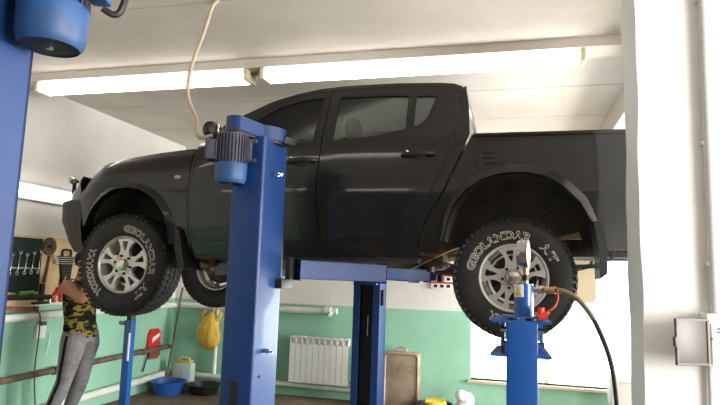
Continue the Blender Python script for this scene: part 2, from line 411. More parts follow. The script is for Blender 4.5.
CAB = [(-2.425, 2.56), (-2.40, 2.655), (-2.06, 2.842), (-1.87, 2.942), (-1.79, 2.972), (-1.657, 3.014), (-1.454, 3.053), (-1.25, 3.069), (-.98, 3.072), (-.83, 3.071), (-.52, 3.055), (-.41, 3.042), (-.35, 3.014), (-.318, 2.962), (-.30, 2.86), (-.284, 2.61), (-.292, 2.587), (-.368, 2.42), (-.43, 2.28), (-.49, 2.158), (-.55, 2.06), (-.594, 1.98), (-.62, 1.91), (-.636, 1.84), (-.64, 1.735), (-.907, 1.735), (-1.28, 1.722), (-2.0, 1.72), (-2.39, 1.722), (-2.41, 1.80), (-2.435, 1.93), (-2.452, 2.19), (-2.43, 2.47)]
FDOOR = [(-2.41, 2.47), (-2.385, 2.57), (-2.25, 2.658), (-2.05, 2.782), (-1.88, 2.882), (-1.77, 2.944), (-1.6, 3.003), (-1.5, 3.02), (-1.362, 3.026), (-1.372, 2.55), (-1.398, 2.21), (-1.385, 2.02), (-1.352, 1.846), (-1.6, 1.838), (-2.0, 1.832), (-2.33, 1.826), (-2.39, 1.836), (-2.42, 1.93), (-2.436, 2.19)]
RDOOR = [(-1.362, 3.026), (-1.2, 3.038), (-.9, 3.04), (-.6, 3.028), (-.46, 3.012), (-.405, 2.985), (-.388, 2.93), (-.386, 2.792), (-.388, 2.64), (-.40, 2.55), (-.427, 2.458), (-.471, 2.348), (-.572, 2.158), (-.655, 2.034), (-.749, 1.945), (-.834, 1.903), (-.901, 1.877), (-1.024, 1.856), (-1.18, 1.848), (-1.352, 1.846), (-1.385, 2.02), (-1.398, 2.21), (-1.372, 2.55)]
FWIN = [(-2.27, 2.565), (-1.95, 2.55), (-1.638, 2.557), (-1.434, 2.567), (-1.42, 2.776), (-1.408, 2.975), (-1.5, 2.975), (-1.604, 2.958), (-1.783, 2.9), (-1.891, 2.828), (-2.08, 2.71)]
RWIN = [(-1.30, 2.572), (-1.12, 2.584), (-.95, 2.606), (-.80, 2.64), (-.735, 2.662), (-.735, 2.96), (-.9, 2.968), (-1.1, 2.972), (-1.298, 2.972)]
QWIN = [(-.70, 2.668), (-.645, 2.684), (-.61, 2.714), (-.578, 2.76), (-.525, 2.93), (-.53, 2.946), (-.70, 2.955)]
FLARE_R = [(-.459, 1.861), (-.43, 1.98), (-.385, 2.105), (-.299, 2.212), (-.196, 2.276), (-.098, 2.31), (0, 2.323), (.099, 2.322), (.228, 2.293), (.33, 2.226), (.435, 2.117), (.506, 1.987), (.565, 1.83)]
INNER_R = [(-.40, 1.75), (-.40, 1.90), (-.375, 2.02), (-.276, 2.176), (-.142, 2.262), (-.05, 2.288), (.034, 2.295), (.11, 2.291), (.204, 2.264), (.353, 2.155), (.43, 2.06), (.485, 1.93), (.512, 1.80)]
FLARE_F = [(-3.42, 1.93), (-3.366, 2.04), (-3.307, 2.13), (-3.24, 2.2), (-3.162, 2.25), (-3.08, 2.274), (-3.0, 2.28), (-2.92, 2.277), (-2.84, 2.26), (-2.75, 2.222), (-2.688, 2.18), (-2.592, 2.06), (-2.55, 1.95), (-2.545, 1.80)]
INNER_F = [(-3.372, 1.93), (-3.33, 2.02), (-3.28, 2.09), (-3.215, 2.155), (-3.14, 2.205), (-3.07, 2.23), (-3.0, 2.237), (-2.93, 2.234), (-2.855, 2.217), (-2.78, 2.18), (-2.72, 2.135), (-2.64, 2.03), (-2.602, 1.93), (-2.592, 1.79)]
HOODT = [(-3.52, 2.37), (-3.45, 2.415), (-3.35, 2.448), (-3.2, 2.478), (-3.0, 2.506), (-2.772, 2.533), (-2.593, 2.549), (-2.466, 2.559)]
FENDER = [(-2.432, 2.555), (-2.44, 2.47), (-2.458, 2.19), (-2.441, 1.93), (-2.415, 1.80), (-2.41, 1.725), (-2.545, 1.725)] + FLARE_F[::-1] + [(-3.455, 1.94), (-3.48, 2.14), (-3.545, 2.30)] + HOODT[:-1]
FLARE_RO = [(x+.055*(x-.013)/math.hypot(x-.013, z-1.615)*(.5 if k in (0, 12) else .9 if k in (1, 11) else 1), z+.06*(z-1.615)/math.hypot(x-.013, z-1.615)*(0 if k in (0, 12) else 1)) for k, (x, z) in enumerate(FLARE_R)]
BED = [(-.268, 2.605), (-.277, 2.585), (-.352, 2.42), (-.414, 2.28), (-.474, 2.158), (-.534, 2.06), (-.578, 1.98), (-.604, 1.91), (-.62, 1.84), (-.622, 1.772), (-.49, 1.772)] + FLARE_RO + [(.625, 1.812), (.74, 1.82), (1.05, 1.84), (1.17, 1.88), (1.195, 2.1), (1.185, 2.604), (.716, 2.608), (.317, 2.612), (-.01, 2.614)]
CREASE = 2.205
for sd in (1, -1):
    panel('cab_side', CAB, [[*FDOOR[:9], *RDOOR[1:20], *FDOOR[13:]]], sd, PAINT, truck)
    for nm, D, W in (('front_door', FDOOR, [FWIN]), ('rear_door', RDOOR, [RWIN, QWIN])):
        d = panel(nm, inset(D, .0035), W, sd, PAINT, truck)
        for w in W:
            panel('door_window', w, [], sd, AUTOGLASS, d, -.006, .004)
            panel('window_seal', w, [inset(w, .012)], sd, SEAL, d, .002, .014)
        hx, hz = (-.645, 2.462) if nm == 'rear_door' else (-1.52, 2.43)
        g = G(); q = sp(hx, hz, sd)
        g.tube(bez([sp(hx-.105, hz-.004, sd, .0), sp(hx-.085, hz, sd, .03), sp(hx, hz+.004, sd, .042), sp(hx+.085, hz+.006, sd, .03), sp(hx+.12, hz+.008, sd, .0)], 5), .017, 10)
        g.build('door_handle', TRIM, d)
        g = G(); g.ell(sp(hx+.005, hz-.004, sd, -.004), (.06, .014, .042)); g.build('handle_recess', SEAL, d)
        G().ell(sp(hx-.075, hz+.024, sd, .016), (.014, .012, .012)).build('key_lock', CHROME, d)
    # door pillar behind the doors, closes the slits
    panel('door_pillar', [(-1.45, 1.84), (-1.28, 1.84), (-1.31, 2.55), (-1.31, 3.03), (-1.41, 3.03), (-1.43, 2.55)], [], sd, SEAL, truck, -.02, .03)
    panel('front_fender', FENDER, [], sd, PAINT, truck)
    bs = panel('bed_side', BED, [], sd, PAINT, truck, -.004)
    for nm, A, B, o0 in (('rear_wheel_flare', FLARE_RO, FLARE_R, .034), ('front_wheel_flare', FLARE_F, INNER_F, .03)):
        g = G(); rows = []
        for off, t in ((-.014, -.02), (-.001, 0), (o0*.32, .25), (o0*.68, .6), (o0, .95), (o0*.98, 1.0), (o0*.7, 1.015), (-.05, 1.015)):
            rows.append([sp(a[0]+(b[0]-a[0])*t, a[1]+(b[1]-a[1])*t, sd, off) for a, b in zip(A, B)])
        g.grid(rows).build(nm, PAINT, truck)
        wx, wz = (.013, 1.615) if nm[0] == 'r' else (-2.985, 1.622)
        LB = [(wx+(q[0]-wx)*1.02, wz+(q[1]-wz)*1.02) for q in B]
        def low(q, k): a = math.atan2(q[1]-wz, q[0]-wx); return Vector((wx+k*math.cos(a)*.62, YC-sd*.52, wz+max(.2, k*math.sin(a)*.62)))
        g = G(); g.grid([[sp(q[0], q[1], sd, -.02) for q in LB], [Vector((q[0], YC-sd*.66, q[1])) for q in LB], [Vector((wx+(q[0]-wx)*.97, YC-sd*.55, wz+(q[1]-wz)*.97)) for q in LB], [Vector((wx+(q[0]-wx)*.9, YC-sd*.52, wz+(q[1]-wz)*.9)) for q in LB], [low(q, .6) if math.atan2(q[1]-wz, q[0]-wx) > (.75 if nm[0] == 'r' else .2) else Vector((wx+(q[0]-wx)*.89, YC-sd*.52, wz+(q[1]-wz)*.89)) for q in LB]])
        g.build('wheel_arch_liner', LINER, truck)
    if sd == 1:
        for bx, bz in ((-.16, 2.06), (-.07, 2.072), (.03, 2.07), (.1, 2.065), (.235, 2.10)): G().cyl((bx, YC-.535, bz), (bx, YC-.51, bz), .011, n=8).build('liner_clip', BLACK, truck)
    # mud flaps; far rear one is a beige stand-in for a bright lit piece
    g = G()
    g.prism([(.512, 1.995), (.572, 1.99), (.592, 1.815), (.588, 1.66), (.545, 1.625), (.54, 1.815)], 'Y', YC-sd*.66, YC-sd*.905)
    if sd == 1: g.build('rear_flap', TRIM, truck)
    else: g.bm.free(); G().prism([(.50, 2.0), (.70, 2.0), (.735, 1.72), (.73, 1.46), (.70, 1.42), (.53, 1.43), (.50, 1.7)], 'Y', YC+.71, YC+.725).build('rear_flap', mat('lit_beige_panel', s(206, 190, 158), .8), truck)['label'] = 'beige panel on the far side, standing in for a bright lit piece'
    G().prism([(-2.535, 1.93), (-2.49, 1.9), (-2.45, 1.72), (-2.42, 1.60), (-2.47, 1.60), (-2.52, 1.75)], 'Y', YC-sd*.64, YC-sd*.885).build('front_mud_flap', TRIM, truck)
    # sill / side step
    rk = [(-2.40, 1.724), (-.64, 1.735), (-.64, 1.70), (-2.38, 1.69)]
    G().prism(rk, 'Y', YC-sd*.80, YC-sd*.62).build('sill', TRIM, truck)
    # side indicator, mirror
    G().ell(sp(-2.55, 2.322, sd, .002), (.03, .012, .016)).build('side_indicator', ORANGE, truck)
    g = G(); g.ell((-2.185, YC-sd*1.025, 2.645), (.06, .095, .075)); g.bar((-2.26, YC-sd*.8, 2.575), (-2.20, YC-sd*.97, 2.61), .05, .05, .01)
    mr = g.build('door_mirror', TRIM, truck)
    G().ell((-2.14, YC-sd*1.005, 2.645), (.022, .07, .055), M=Matrix.Rotation(sd*R(24), 3, 'Z')).build('mirror_glass', CHROME, mr)
    # seat row
# fuel flap
g = G(); cx, cz, r = -.152, 2.427, .088
ring = [(cx+r*math.cos(2*PI*k/36), cz+r*math.sin(2*PI*k/36)) for k in range(36)]
ff = panel('fuel_flap', ring, [], 1, PAINT, truck, .003, .01)
panel('flap_gap', [(cx+(x-cx)*1.09, cz+(z-cz)*1.09) for x, z in ring], [[(cx+(x-cx)*.99, cz+(z-cz)*.99) for x, z in ring]], 1, SEAL, ff, .0015, .008)
g = G()
for k, dx in ((-1, .02), (0, 0), (1, .0)): g.tube([sp(cx-.045+dx, cz+k*.036, 1, .004), sp(cx+.04+dx, cz+k*.036+.003, 1, .004)], .005, 6)
g.build('flap_rib', PAINT, ff)
# roof, glass front and back, hood
g = G(); rows = []
RX = [-1.87, -1.79, -1.657, -1.454, -1.25, -.98, -.83, -.52, -.41, -.35]; RZ = [2.945, 2.972, 3.014, 3.053, 3.069, 3.072, 3.071, 3.055, 3.042, 3.014]
for x, z in zip(RX, RZ):
    wd_ = bw(x, z)+.001
    rows.append([Vector((x - .12*(1-u*u)*max(0, (-1.3-x)/.57), YC-wd_*u, z-.002+(.055 if x < -.4 else .03)*(1-abs(u)**2.6))) for u in [1-2*k/14 for k in range(15)]])
g.grid(rows).build('roof', PAINT, truck)
g = G(); g.grid([[Vector((x, YC-(bw(x, z)-.05)*u, z-.045+.04*(1-abs(u)**2.6))) for u in [1-2*k/10 for k in range(11)]] for x, z in zip(RX, RZ)]); g.build('headliner', mat('pale_headliner', s(212, 213, 206), .9), truck)
g = G(); a = [Vector((-1.87-.12*(1-u*u), YC-bw(-1.87, 2.945)*u, 2.945+.05*(1-abs(u)**2.6))) for u in [1-k/6 for k in range(13)]]
b = [Vector((-2.42-.13*(1-u*u), YC-.74*u, 2.60)) for u in [1-k/6 for k in range(13)]]
g.grid([[p.lerp(q, t) for p, q in zip(a, b)] for t in (0, .25, .5, .75, 1)]).build('windshield', AUTOGLASS, truck)
g = G()
for x0, z0, x1, z1 in ((-2.43, 2.555, -2.42, 2.60),): g.grid([[Vector((-2.43-.13*(1-u*u), YC-.78*u, 2.555+.03*(1-u*u))) for u in [1-k/6 for k in range(13)]], b])
g.build('cowl', TRIM, truck)
g = G(); rows = []                   # cab rear wall with its window
for x, z in ((-.65, 1.75), (-.605, 1.98), (-.50, 2.158), (-.38, 2.42), (-.30, 2.62)): rows.append([Vector((x, YC-(bw(-.4, z)-.02)*u, z)) for u in (1, .5, 0, -.5, -1)])
g.grid(rows).build('cab_back_panel', PAINT, truck)
zz = [(2.62, -.287), (2.86, -.302), (2.962, -.32), (3.014, -.35)]
g = G(); outer = []
for side in (1, -1):
    for z, x in (zz if side == 1 else zz[::-1]): outer.append((side*(bw(-.35, z)-.005), z))
g.prism([(YC-u, z) for u, z in outer], 'X', -.34, -.322, [[(YC-.6, 2.66), (YC-.53, 2.95), (YC+.53, 2.95), (YC+.6, 2.66)]])
g.build('cab_back_frame', PAINT, truck)
G().prism([(YC-.6, 2.66), (YC-.53, 2.95), (YC+.53, 2.95), (YC+.6, 2.66)], 'X', -.333, -.329).build('rear_window', AUTOGLASS, truck)
g = G(); rows = []
for x, z in [(-3.58, 2.32), (-3.56, 2.35)] + HOODT:
    wv = bw(max(x, -3.52), max(z, 2.37)); fr = max(0, (-3.35-x)/.3)
    rows.append([Vector((x - .13*fr*(1-u*u), YC-(wv+.002)*u, z + .07*(1-.8*min(fr, 1))*(1-abs(u)**2.2) + .025*(1-min(fr, 1))*math.exp(-((abs(u)-.5)/.18)**2))) for u in [1-2*k/16 for k in range(17)]])
g.grid(rows).build('hood', PAINT, truck)
# nose: plan curves from one fender to the other
def nose(name, levels, u0, u1, m, n=24, thick=True):
    g = G(); rows = []
    for z, ex, xs, hw in levels:
        row = []
        for k in range(n+1):
            u = u0+(u1-u0)*k/n
            row.append(Vector((xs+(ex-xs)*max(0, 1-abs(u)**5.5)**.62, YC-hw*u, z)))
        rows.append(row)
    return g.grid(rows).build(name, m, truck, 30)
nose('front_bumper', [(1.68, -3.45, -3.2, .66), (1.72, -3.70, -3.38, .80), (1.80, -3.75, -3.43, .815), (1.92, -3.82, -3.45, .815), (1.975, -3.86, -3.455, .815), (2.14, -3.875, -3.47, .81), (2.155, -3.80, -3.47, .805), (2.16, -3.6, -3.47, .79)], -1, 1, BUMP, 48)
nose('grille', [(2.15, -3.79, -3.46, .82), (2.22, -3.78, -3.46, .815), (2.27, -3.72, -3.48, .80), (2.315, -3.62, -3.5, .775)], -.62, .62, BLACK, 20)
for a_, b_ in ((.66, 1), (-1, -.66)): nose('headlamp', [(2.15, -3.78, -3.475, .808), (2.22, -3.75, -3.50, .79), (2.28, -3.66, -3.535, .765), (2.33, -3.575, -3.545, .75), (2.36, -3.54, -3.53, .74)], a_, b_, LAMPG, 14)
g = G()
for z in (2.185, 2.225, 2.265): g.grid([[Vector((-3.80+.02*abs(u)+(z-2.19)*.3, YC-.5*u, z+dz)) for u in (1, .5, 0, -.5, -1)] for dz in (-.012, .012)])
g.build('grille_bar', CHROME, truck)
g = G(); g.tube(bez([(-3.62, YC-.70, 2.32), (-3.66, YC-.68, 2.33), (-3.72, YC-.62, 2.325), (-3.735, YC-.6, 2.28)], 5), .014, 8)
g.tube(bez([(-3.72, YC-.62, 2.32), (-3.745, YC-.61, 2.345), (-3.785, YC-.59, 2.352)], 5), .013, 8); g.tube([(-3.72, YC-.62, 2.33), (-3.725, YC-.61, 2.17)], .016, 8)
mm = g.build('front_mirror_arm', TRIM, truck); G().ell((-3.775, YC-.59, 2.352), (.03, .036, .034)).build('front_mirror', CHROME, mm)
# bed
BX0, BX1 = -.26, 1.17
G().box((BX0, YC-.49, 2.06), (BX1, YC+.49, 2.09)).build('bed_floor', UNDER, truck)
G().box((BX0, YC-.83, 2.34), (BX0+.03, YC+.83, 2.6)).build('bed_front_wall', PAINT, truck)
for sd in (1, -1):
    g = G(); g.box((BX0, YC-sd*.80, 2.36), (BX1, YC-sd*.78, 2.6)); g.box((.56, YC-sd*.80, 2.0), (BX1, YC-sd*.78, 2.36)); g.box((BX0, YC-sd*.505, 2.06), (BX1, YC-sd*.49, 2.38)); g.box((BX0, YC-sd*.79, 2.36), (BX1, YC-sd*.52, 2.375)); g.box((BX0, YC-sd*.852, 2.58), (BX1+.01, YC-sd*.75, 2.612), .012); g.build('bed_inner_side', PAINT, truck)
G().box((1.15, YC-.78, 2.06), (1.2, YC+.78, 2.6), .02).build('tailgate', PAINT, truck)
G().box((1.18, YC-.84, 1.83), (1.33, YC+.84, 2.0), .03).build('rear_bumper', CHROME, truck)
for sd in (1, -1): G().box((1.17, YC-sd*.865, 2.1), (1.215, YC-sd*.79, 2.5), .012).build('tail_lamp', REDP, truck)
# underbody
G().box((-3.3, YC-.62, 1.76), (-.64, YC+.62, 1.80)).build('floor_pan', UNDER, truck)
for sd in (1, -1):
    fr = []
    pr = [(-3.75, 1.88), (-3.3, 1.90), (-2.6, 1.80), (-2.2, 1.71), (-.75, 1.71), (-.45, 1.86), (-.2, 1.955), (.3, 1.965), (1.2, 1.95)]
    fr = [[Vector((x, YC-sd*(.44+dy), z+dz)) for dy, dz in ((-.035, -.055), (.035, -.055), (.035, .055), (-.035, .055))] for x, z in pr]
    G().rings(fr).build('frame_rail', RAILM, truck)
    # leaf spring pack with shackle
    g = G()
    for k in range(4):
        L = 1-.17*k
        g.rings([[Vector((.01+.66*L*t, YC-sd*.55+dy, 1.655+.13*(L*t)**2-.012*k-.02+dz)) for dy, dz in ((-.03, -.005), (.03, -.005), (.03, .005), (-.03, .005))] for t in (-1, -.6, -.3, 0, .3, .6, 1)])
    g.bar((.67, YC-sd*.55, 1.765), (.72, YC-sd*.55, 1.93), .05, .02); g.bar((-.65, YC-sd*.55, 1.765), (-.68, YC-sd*.55, 1.88), .05, .03)
    g.box((-.06, YC-sd*.55-.045, 1.6), (.08, YC-sd*.55+.045, 1.67))
    g.build('leaf_spring', UNDER, truck)
    G().cyl((.06, YC-sd*.5, 1.62), (.28, YC-sd*.46, 1.97), .026, n=14).build('shock_absorber', RAILM, truck)
    # front suspension
    g = G(); g.bar((-2.97, YC-sd*.40, 1.70), (-2.97, YC-sd*.70, 1.53), .16, .04); g.bar((-2.97, YC-sd*.42, 1.93), (-2.97, YC-sd*.68, 1.80), .14, .03)
    g.cyl((-2.97, YC-sd*.5, 1.6), (-2.97, YC-sd*.47, 2.0), .05); g.box((-3.03, YC-sd*.66, 1.5), (-2.91, YC-sd*.72, 1.82), .02); g.cyl((-2.97, YC-sd*.2, 1.66), (-2.97, YC-sd*.7, 1.62), .025)
    g.build('front_suspension', UNDER, truck)
    G().box((-2.75, YC-sd*.55, 2.03), (-2.64, YC-sd*.49, 2.05), .004).build('brake_pipe_bracket', mat('rusty_bracket', s(110, 66, 48), .7) if sd == 1 else MATS['rusty_bracket'], truck)
g = G(); g.cyl((.013, YC-.74, 1.615), (.013, YC+.74, 1.615), .042); g.ell((.03, YC, 1.615), (.17, .15, .16)); g.build('rear_axle', UNDER, truck)
G().cyl((-.1, YC, 1.63), (-1.75, YC+.04, 1.74), .036).build('drive_shaft', UNDER, truck)
g = G(); g.ell((-2.1, YC, 1.77), (.42, .2, .16)); g.box((-2.6, YC-.24, 1.62), (-2.15, YC+.24, 1.8), .05); g.build('gearbox', UNDER, truck)
G().tube(bez([(-2.4, YC+.3, 1.74), (-1.6, YC+.3, 1.72), (-.9, YC+.26, 1.72), (-.4, YC+.3, 1.8), (.1, YC+.4, 1.95), (.7, YC+.45, 1.86), (1.2, YC+.45, 1.8)], 6), .03, 10).build('exhaust_pipe', RAILM, truck)
G().cyl((-1.5, YC+.28, 1.74), (-.95, YC+.27, 1.74), .085).build('silencer', RAILM, truck)
G().box((-1.3, YC-.36, 1.66), (-.5, YC-.02, 1.80), .05).build('fuel_tank', UNDER, truck)
g = G()
for x in (-2.9, -2.0, -1.0, -.3, .5, 1.1): z = lerp(x, [p[0] for p in pr], [p[1] for p in pr]); g.box((x-.04, YC-.44, z-.04), (x+.04, YC+.44, z+.04))
g.build('frame_crossmember', RAILM, truck)
G().bar((.62, YC-.5, 1.72), (.30, YC-.62, 1.70), .05, .03).build('spring_hanger', BLACK, truck)
g = G(); g.box((.55, YC+.36, 1.835), (1.2, YC+.44, 1.885), .004)
for k in range(14): g.box((.57+.045*k, YC+.352, 1.84), (.59+.045*k, YC+.36, 1.88))
g.build('ribbed_frame_bar', mat('window_lit_metal', s(168, 146, 112), .8), truck)  # ribbed frame piece; the window light on it is put into its pale colour
# spare wheel under the bed
g = G(); g.lathe([(.2, -.09), (.3, -.1), (.36, -.09), (.39, -.05), (.39, .05), (.36, .09), (.3, .1), (.2, .09)], (.72, YC, 1.88), 'Z', 40, closed=True); g.lathe([(0.001, -.02), (.2, -.02), (.2, .02), (0.001, .02)], (.72, YC, 1.88), 'Z', 24)
for k in range(60):
    a = 2*PI*k/60; g.obox(Matrix.Translation((.72+.39*math.cos(a), YC+.39*math.sin(a), 1.88)) @ Matrix.Rotation(a, 4, 'Z'), (.02, .022, .12))
g.build('spare_wheel', TYRE, truck)
# cabin
for x in (-1.62, -.92):
    for dy in (-.36, .36):
        sg = G(); sg.box((x-.28, YC+dy-.25, 1.98), (x+.24, YC+dy+.25, 2.18), .05); sg.bar((x+.2, YC+dy, 2.12), (x+.33, YC+dy, 2.66), .48, .13, .05, (0, 1, 0))
        so = sg.build('seat', SEAT, truck)
        hx = x+.36+.0
        G().ell((hx, YC+dy, 2.785), (.065, .135, .105)).build('headrest', SEAT, so)
        G().tube(bez([(hx-.068, YC+dy-.09, 2.70), (hx-.085, YC+dy-.12, 2.78), (hx-.06, YC+dy-.1, 2.87)], 5), .007, 6).build('headrest_piping', SEATP, so)
g = G(); g.box((-2.45, YC-.72, 2.28), (-2.05, YC+.72, 2.53), .07); g.build('dashboard', TRIM, truck)
g = G(); g.lathe([(.175+.014*math.cos(2*PI*k/8), .014*math.sin(2*PI*k/8)) for k in range(8)], (0, 0, 0), 'X', 28, closed=True); g.bar((0, -.17, 0), (0, .17, 0), .03, .02); g.bar((0, 0, -.17), (0, 0, 0), .02, .03, up=(0, 1, 0)); g.cyl((0, 0, 0), (-.3, 0, -.0), .03)
Mx = Matrix.Translation((-1.98, YC-.36, 2.54)) @ Matrix.Rotation(R(22), 4, 'Y')
for v in g.bm.verts: v.co = Mx @ v.co
g.build('steering_wheel', TRIM, truck)
G().box((-1.95, YC-.1, 2.84), (-1.92, YC+.12, 2.91), .02).build('interior_mirror', TRIM, truck)
# ------------------------------------------------------------------ wheels
TP = [(.222, .095), (.232, .112), (.25, .122), (.28, .130), (.315, .131), (.345, .125), (.37, .114), (.388, .100), (.396, .085), (.398, .04), (.399, 0), (.398, -.04), (.396, -.085), (.388, -.1), (.37, -.114), (.315, -.131), (.25, -.122), (.222, -.095)]
def text_outline(txt, h):
    cu = bpy.data.curves.new('lettering', 'FONT'); cu.body = txt; cu.size = h/.7; cu.fill_mode = 'NONE'; cu.bevel_depth = .0022; cu.bevel_resolution = 0; cu.resolution_u = 3; cu.offset = .002
    o = bpy.data.objects.new('lettering', cu); COL.objects.link(o); dg = bpy.context.evaluated_depsgraph_get()
    me = bpy.data.meshes.new_from_object(o.evaluated_get(dg)); bpy.data.objects.remove(o); bpy.data.curves.remove(cu)
    return me
def arc_text(txt, h, rb, a0, a1):    # clockwise on the outer sidewall (facing -Y)
    me = text_outline(txt, h); xs = [v.co.x for v in me.vertices]; x0, x1 = min(xs), max(xs)
    for v in me.vertices:
        a = a0+(a1-a0)*(v.co.x-x0)/(x1-x0); r = rb+v.co.y; f = lerp(r, [p[0] for p in TP[:9]], [p[1] for p in TP[:9]])
        v.co = (r*math.cos(a), -(f+v.co.z*.8+.0005), r*math.sin(a))
    return me
def make_wheel(rot):
    g = G(); prof = [(.228, -.108), (.222, -.112), (.212, -.106), (.205, -.09), (.198, -.05), (.19, .0), (.19, .06), (.215, .1), (.225, .1), (.225, .09), (.2, .05), (.2, -.05), (.215, -.09), (.226, -.1)]
    g.lathe(prof, (0, 0, 0), 'Y', 48, closed=True)
    g.lathe([(.085, -.088), (.085, -.04), (.03, -.03)], (0, 0, 0), 'Y', 36); g.lathe([(.03, -.098), (.06, -.1), (.086, -.094), (.088, -.085)], (0, 0, 0), 'Y', 36)
    for k in range(5):
        c = R(96+72*k)+rot; P = lambda r, d: (r*math.cos(c+R(d)), r*math.sin(c+R(d)))
        out = [P(.086, -36), P(.086, 0), P(.086, 36), P(.11, 22), P(.14, 17.5), P(.175, 19.5), P(.206, 22), P(.208, 12), P(.208, 0), P(.208, -12), P(.206, -23), P(.175, -19), P(.14, -16), P(.11, -19)]
        hole = [P(.105, -2), P(.125, 5), P(.155, 8.5), P(.188, 9.5), P(.19, 2), P(.186, -6), P(.155, -5), P(.125, -4)]
        g.prism(out, 'Y', -.1, -.066, [hole])
    w = g.build('wheel', ALLOY, None, 40)
    # tyre
    g = G(); g.lathe([(r, -y) for r, y in TP], (0, 0, 0), 'Y', 72, closed=True)
    for k in range(54):
        for row, (y, dy, ph) in enumerate(((-.088, .05, 0), (-.03, .045, .5), (.03, .045, 0), (.088, .05, .5))):
            a = 2*PI*(k+ph)/54; rr = .398 if abs(y) < .05 else .394
            g.obox(Matrix.Rotation(-a, 4, 'Y') @ Matrix.Translation((rr, y, 0)) @ Matrix.Rotation(R(20 if row % 2 else -20), 4, 'X'), (.017, dy, .03))
        a = 2*PI*(k+.25)/54
        for sy in (-1, 1): g.obox(Matrix.Rotation(-a, 4, 'Y') @ Matrix.Translation((.381, sy*.108, 0)) @ Matrix.Rotation(R(sy*32), 4, 'Z'), (.035, .012, .026))
    t = g.build('tyre', TYRE, w)
    for txt, a0, a1 in (('GEOLANDAR', 171, 66), ('A/T', 52, 23), ('YOKOHAMA', 317, 236)):
        link('tyre_lettering', arc_text(txt, .049, .262, R(a0)+rot, R(a1)+rot), LETTER, w, 0)
    g = G(); g.lathe([(.001, -.135), (.025, -.134), (.044, -.128), (.052, -.115), (.054, -.095)], (0, 0, 0), 'Y', 6); g.lathe([(.052, -.105), (.058, -.105), (.058, -.09)], (0, 0, 0), 'Y', 30)
    g.build('hub_cap', CHROME, w)
    for k in range(6):
        a = R(67+60*k)+rot; g = G(); g.cyl((.071*math.cos(a), -.09, .071*math.sin(a)), (.071*math.cos(a), -.112, .071*math.sin(a)), .0105, n=6); g.build('lug_nut', NUT, w)
    g = G(); g.lathe([(.001, -.02), (.15, -.02), (.155, 0), (.15, .03), (.001, .03)], (0, 0, 0), 'Y', 32); g.build('brake_disc', DARKALLOY, w)
    return w
for (x, z, rot) in ((.013, 1.615, 0), (-2.985, 1.622, R(-82))):
    w = make_wheel(rot); w.location = (x, YC-.76, z); attach(w, truck)
    c = copy_tree(w, truck); c.location = (x, YC+.76, z); c.rotation_euler = (0, 0, PI)

# ================================================================== LIFTS
def motor(name_parent, c, r, h, term, face):
    """electric motor hanging down: c = top centre"""
    x, y, z = c
    g = G(); g.cyl((x, y, z), (x, y, z-h*.62), r*.9, n=28)
    for k in range(30):
        a = 2*PI*k/30; g.obox(Matrix.Translation((x+math.cos(a)*r*.95, y+math.sin(a)*r*.95, z-h*.31)) @ Matrix.Rotation(a, 4, 'Z'), (r*.16, .004, h*.58))
    m = g.build('motor', MOTOR, name_parent)
    g = G(); g.lathe([(.001, -h*.6), (r, -h*.6), (r*1.02, -h*.63), (r*1.0, -h*.9), (r*.93, -h*.97), (r*.84, -h)], c, 'Z', 32)
    cv = g.build('fan_cover', BLUED, m)
    g = G(); g.lathe([(r*.85, -h*.985), (r*.5, -h), (r*.13, -h*1.0), (r*.13, -h*.99), (.001, -h*.99)], c, 'Z', 32); g.build('fan_grille', BLACK, m)
    G().cyl((x, y, z-h), (x, y, z-h*1.012), r*.11, n=12).build('motor_screw', STEEL, m)
    tx, ty = term; ang = math.atan2(ty, tx)
    g = G(); g.obox(Matrix.Translation((x+tx*r*1.25, y+ty*r*1.25, z-h*.34)) @ Matrix.Rotation(ang, 4, 'Z'), (r*.6, r*1.1, h*.34), .008); g.build('terminal_box', BLUED if name_parent['label'].startswith('blue lift') else MOTOR, m)
    fx, fy = face
    g = G(); g.obox(Matrix.Translation((x+fx*r*1.12, y+fy*r*1.12, z-h*.32)) @ Matrix.Rotation(math.atan2(fy, fx), 4, 'Z'), (r*.5, .03, h*.4), .004)
    for dz in (.12, .52): g.cyl((x+fx*r*1.05, y+fy*r*1.05, z-h*dz), (x+fx*r*1.75, y+fy*r*1.75, z-h*dz), .012, n=8)
    g.build('motor_bracket', MOTOR, m)
    return m
def column(t, x0, x1, y0, y1, sd, zt, lip):
    """C-section, open towards sd*Y"""
    ya, yb = (y0, y1) if sd > 0 else (y1, y0)
    k = .012
    g = G()
    g.prism([(x0, ya), (x0, yb), (x0+lip, yb), (x0+lip, yb-sd*k), (x0+k, yb-sd*k), (x0+k, ya+sd*k), (x1-k, ya+sd*k), (x1-k, yb-sd*k), (x1-lip, yb-sd*k), (x1-lip, yb), (x1, yb), (x1, ya)], 'Z', .02, zt)
    bmesh.ops.bevel(g.bm, geom=[e for e in g.bm.edges if abs(e.verts[0].co.z-e.verts[1].co.z) > 1 and all(abs(v.co.y-ya) < 1e-4 for v in e.verts)], offset=.02, segments=4, profile=.5, affect='EDGES')
    c = g.build('column', BLUE, t, 30)
    G().box((x0-.08, min(ya, yb)-.08, 0), (x1+.08, max(ya, yb)+.08, .02)).build('base_plate', BLUE, t)
    return c

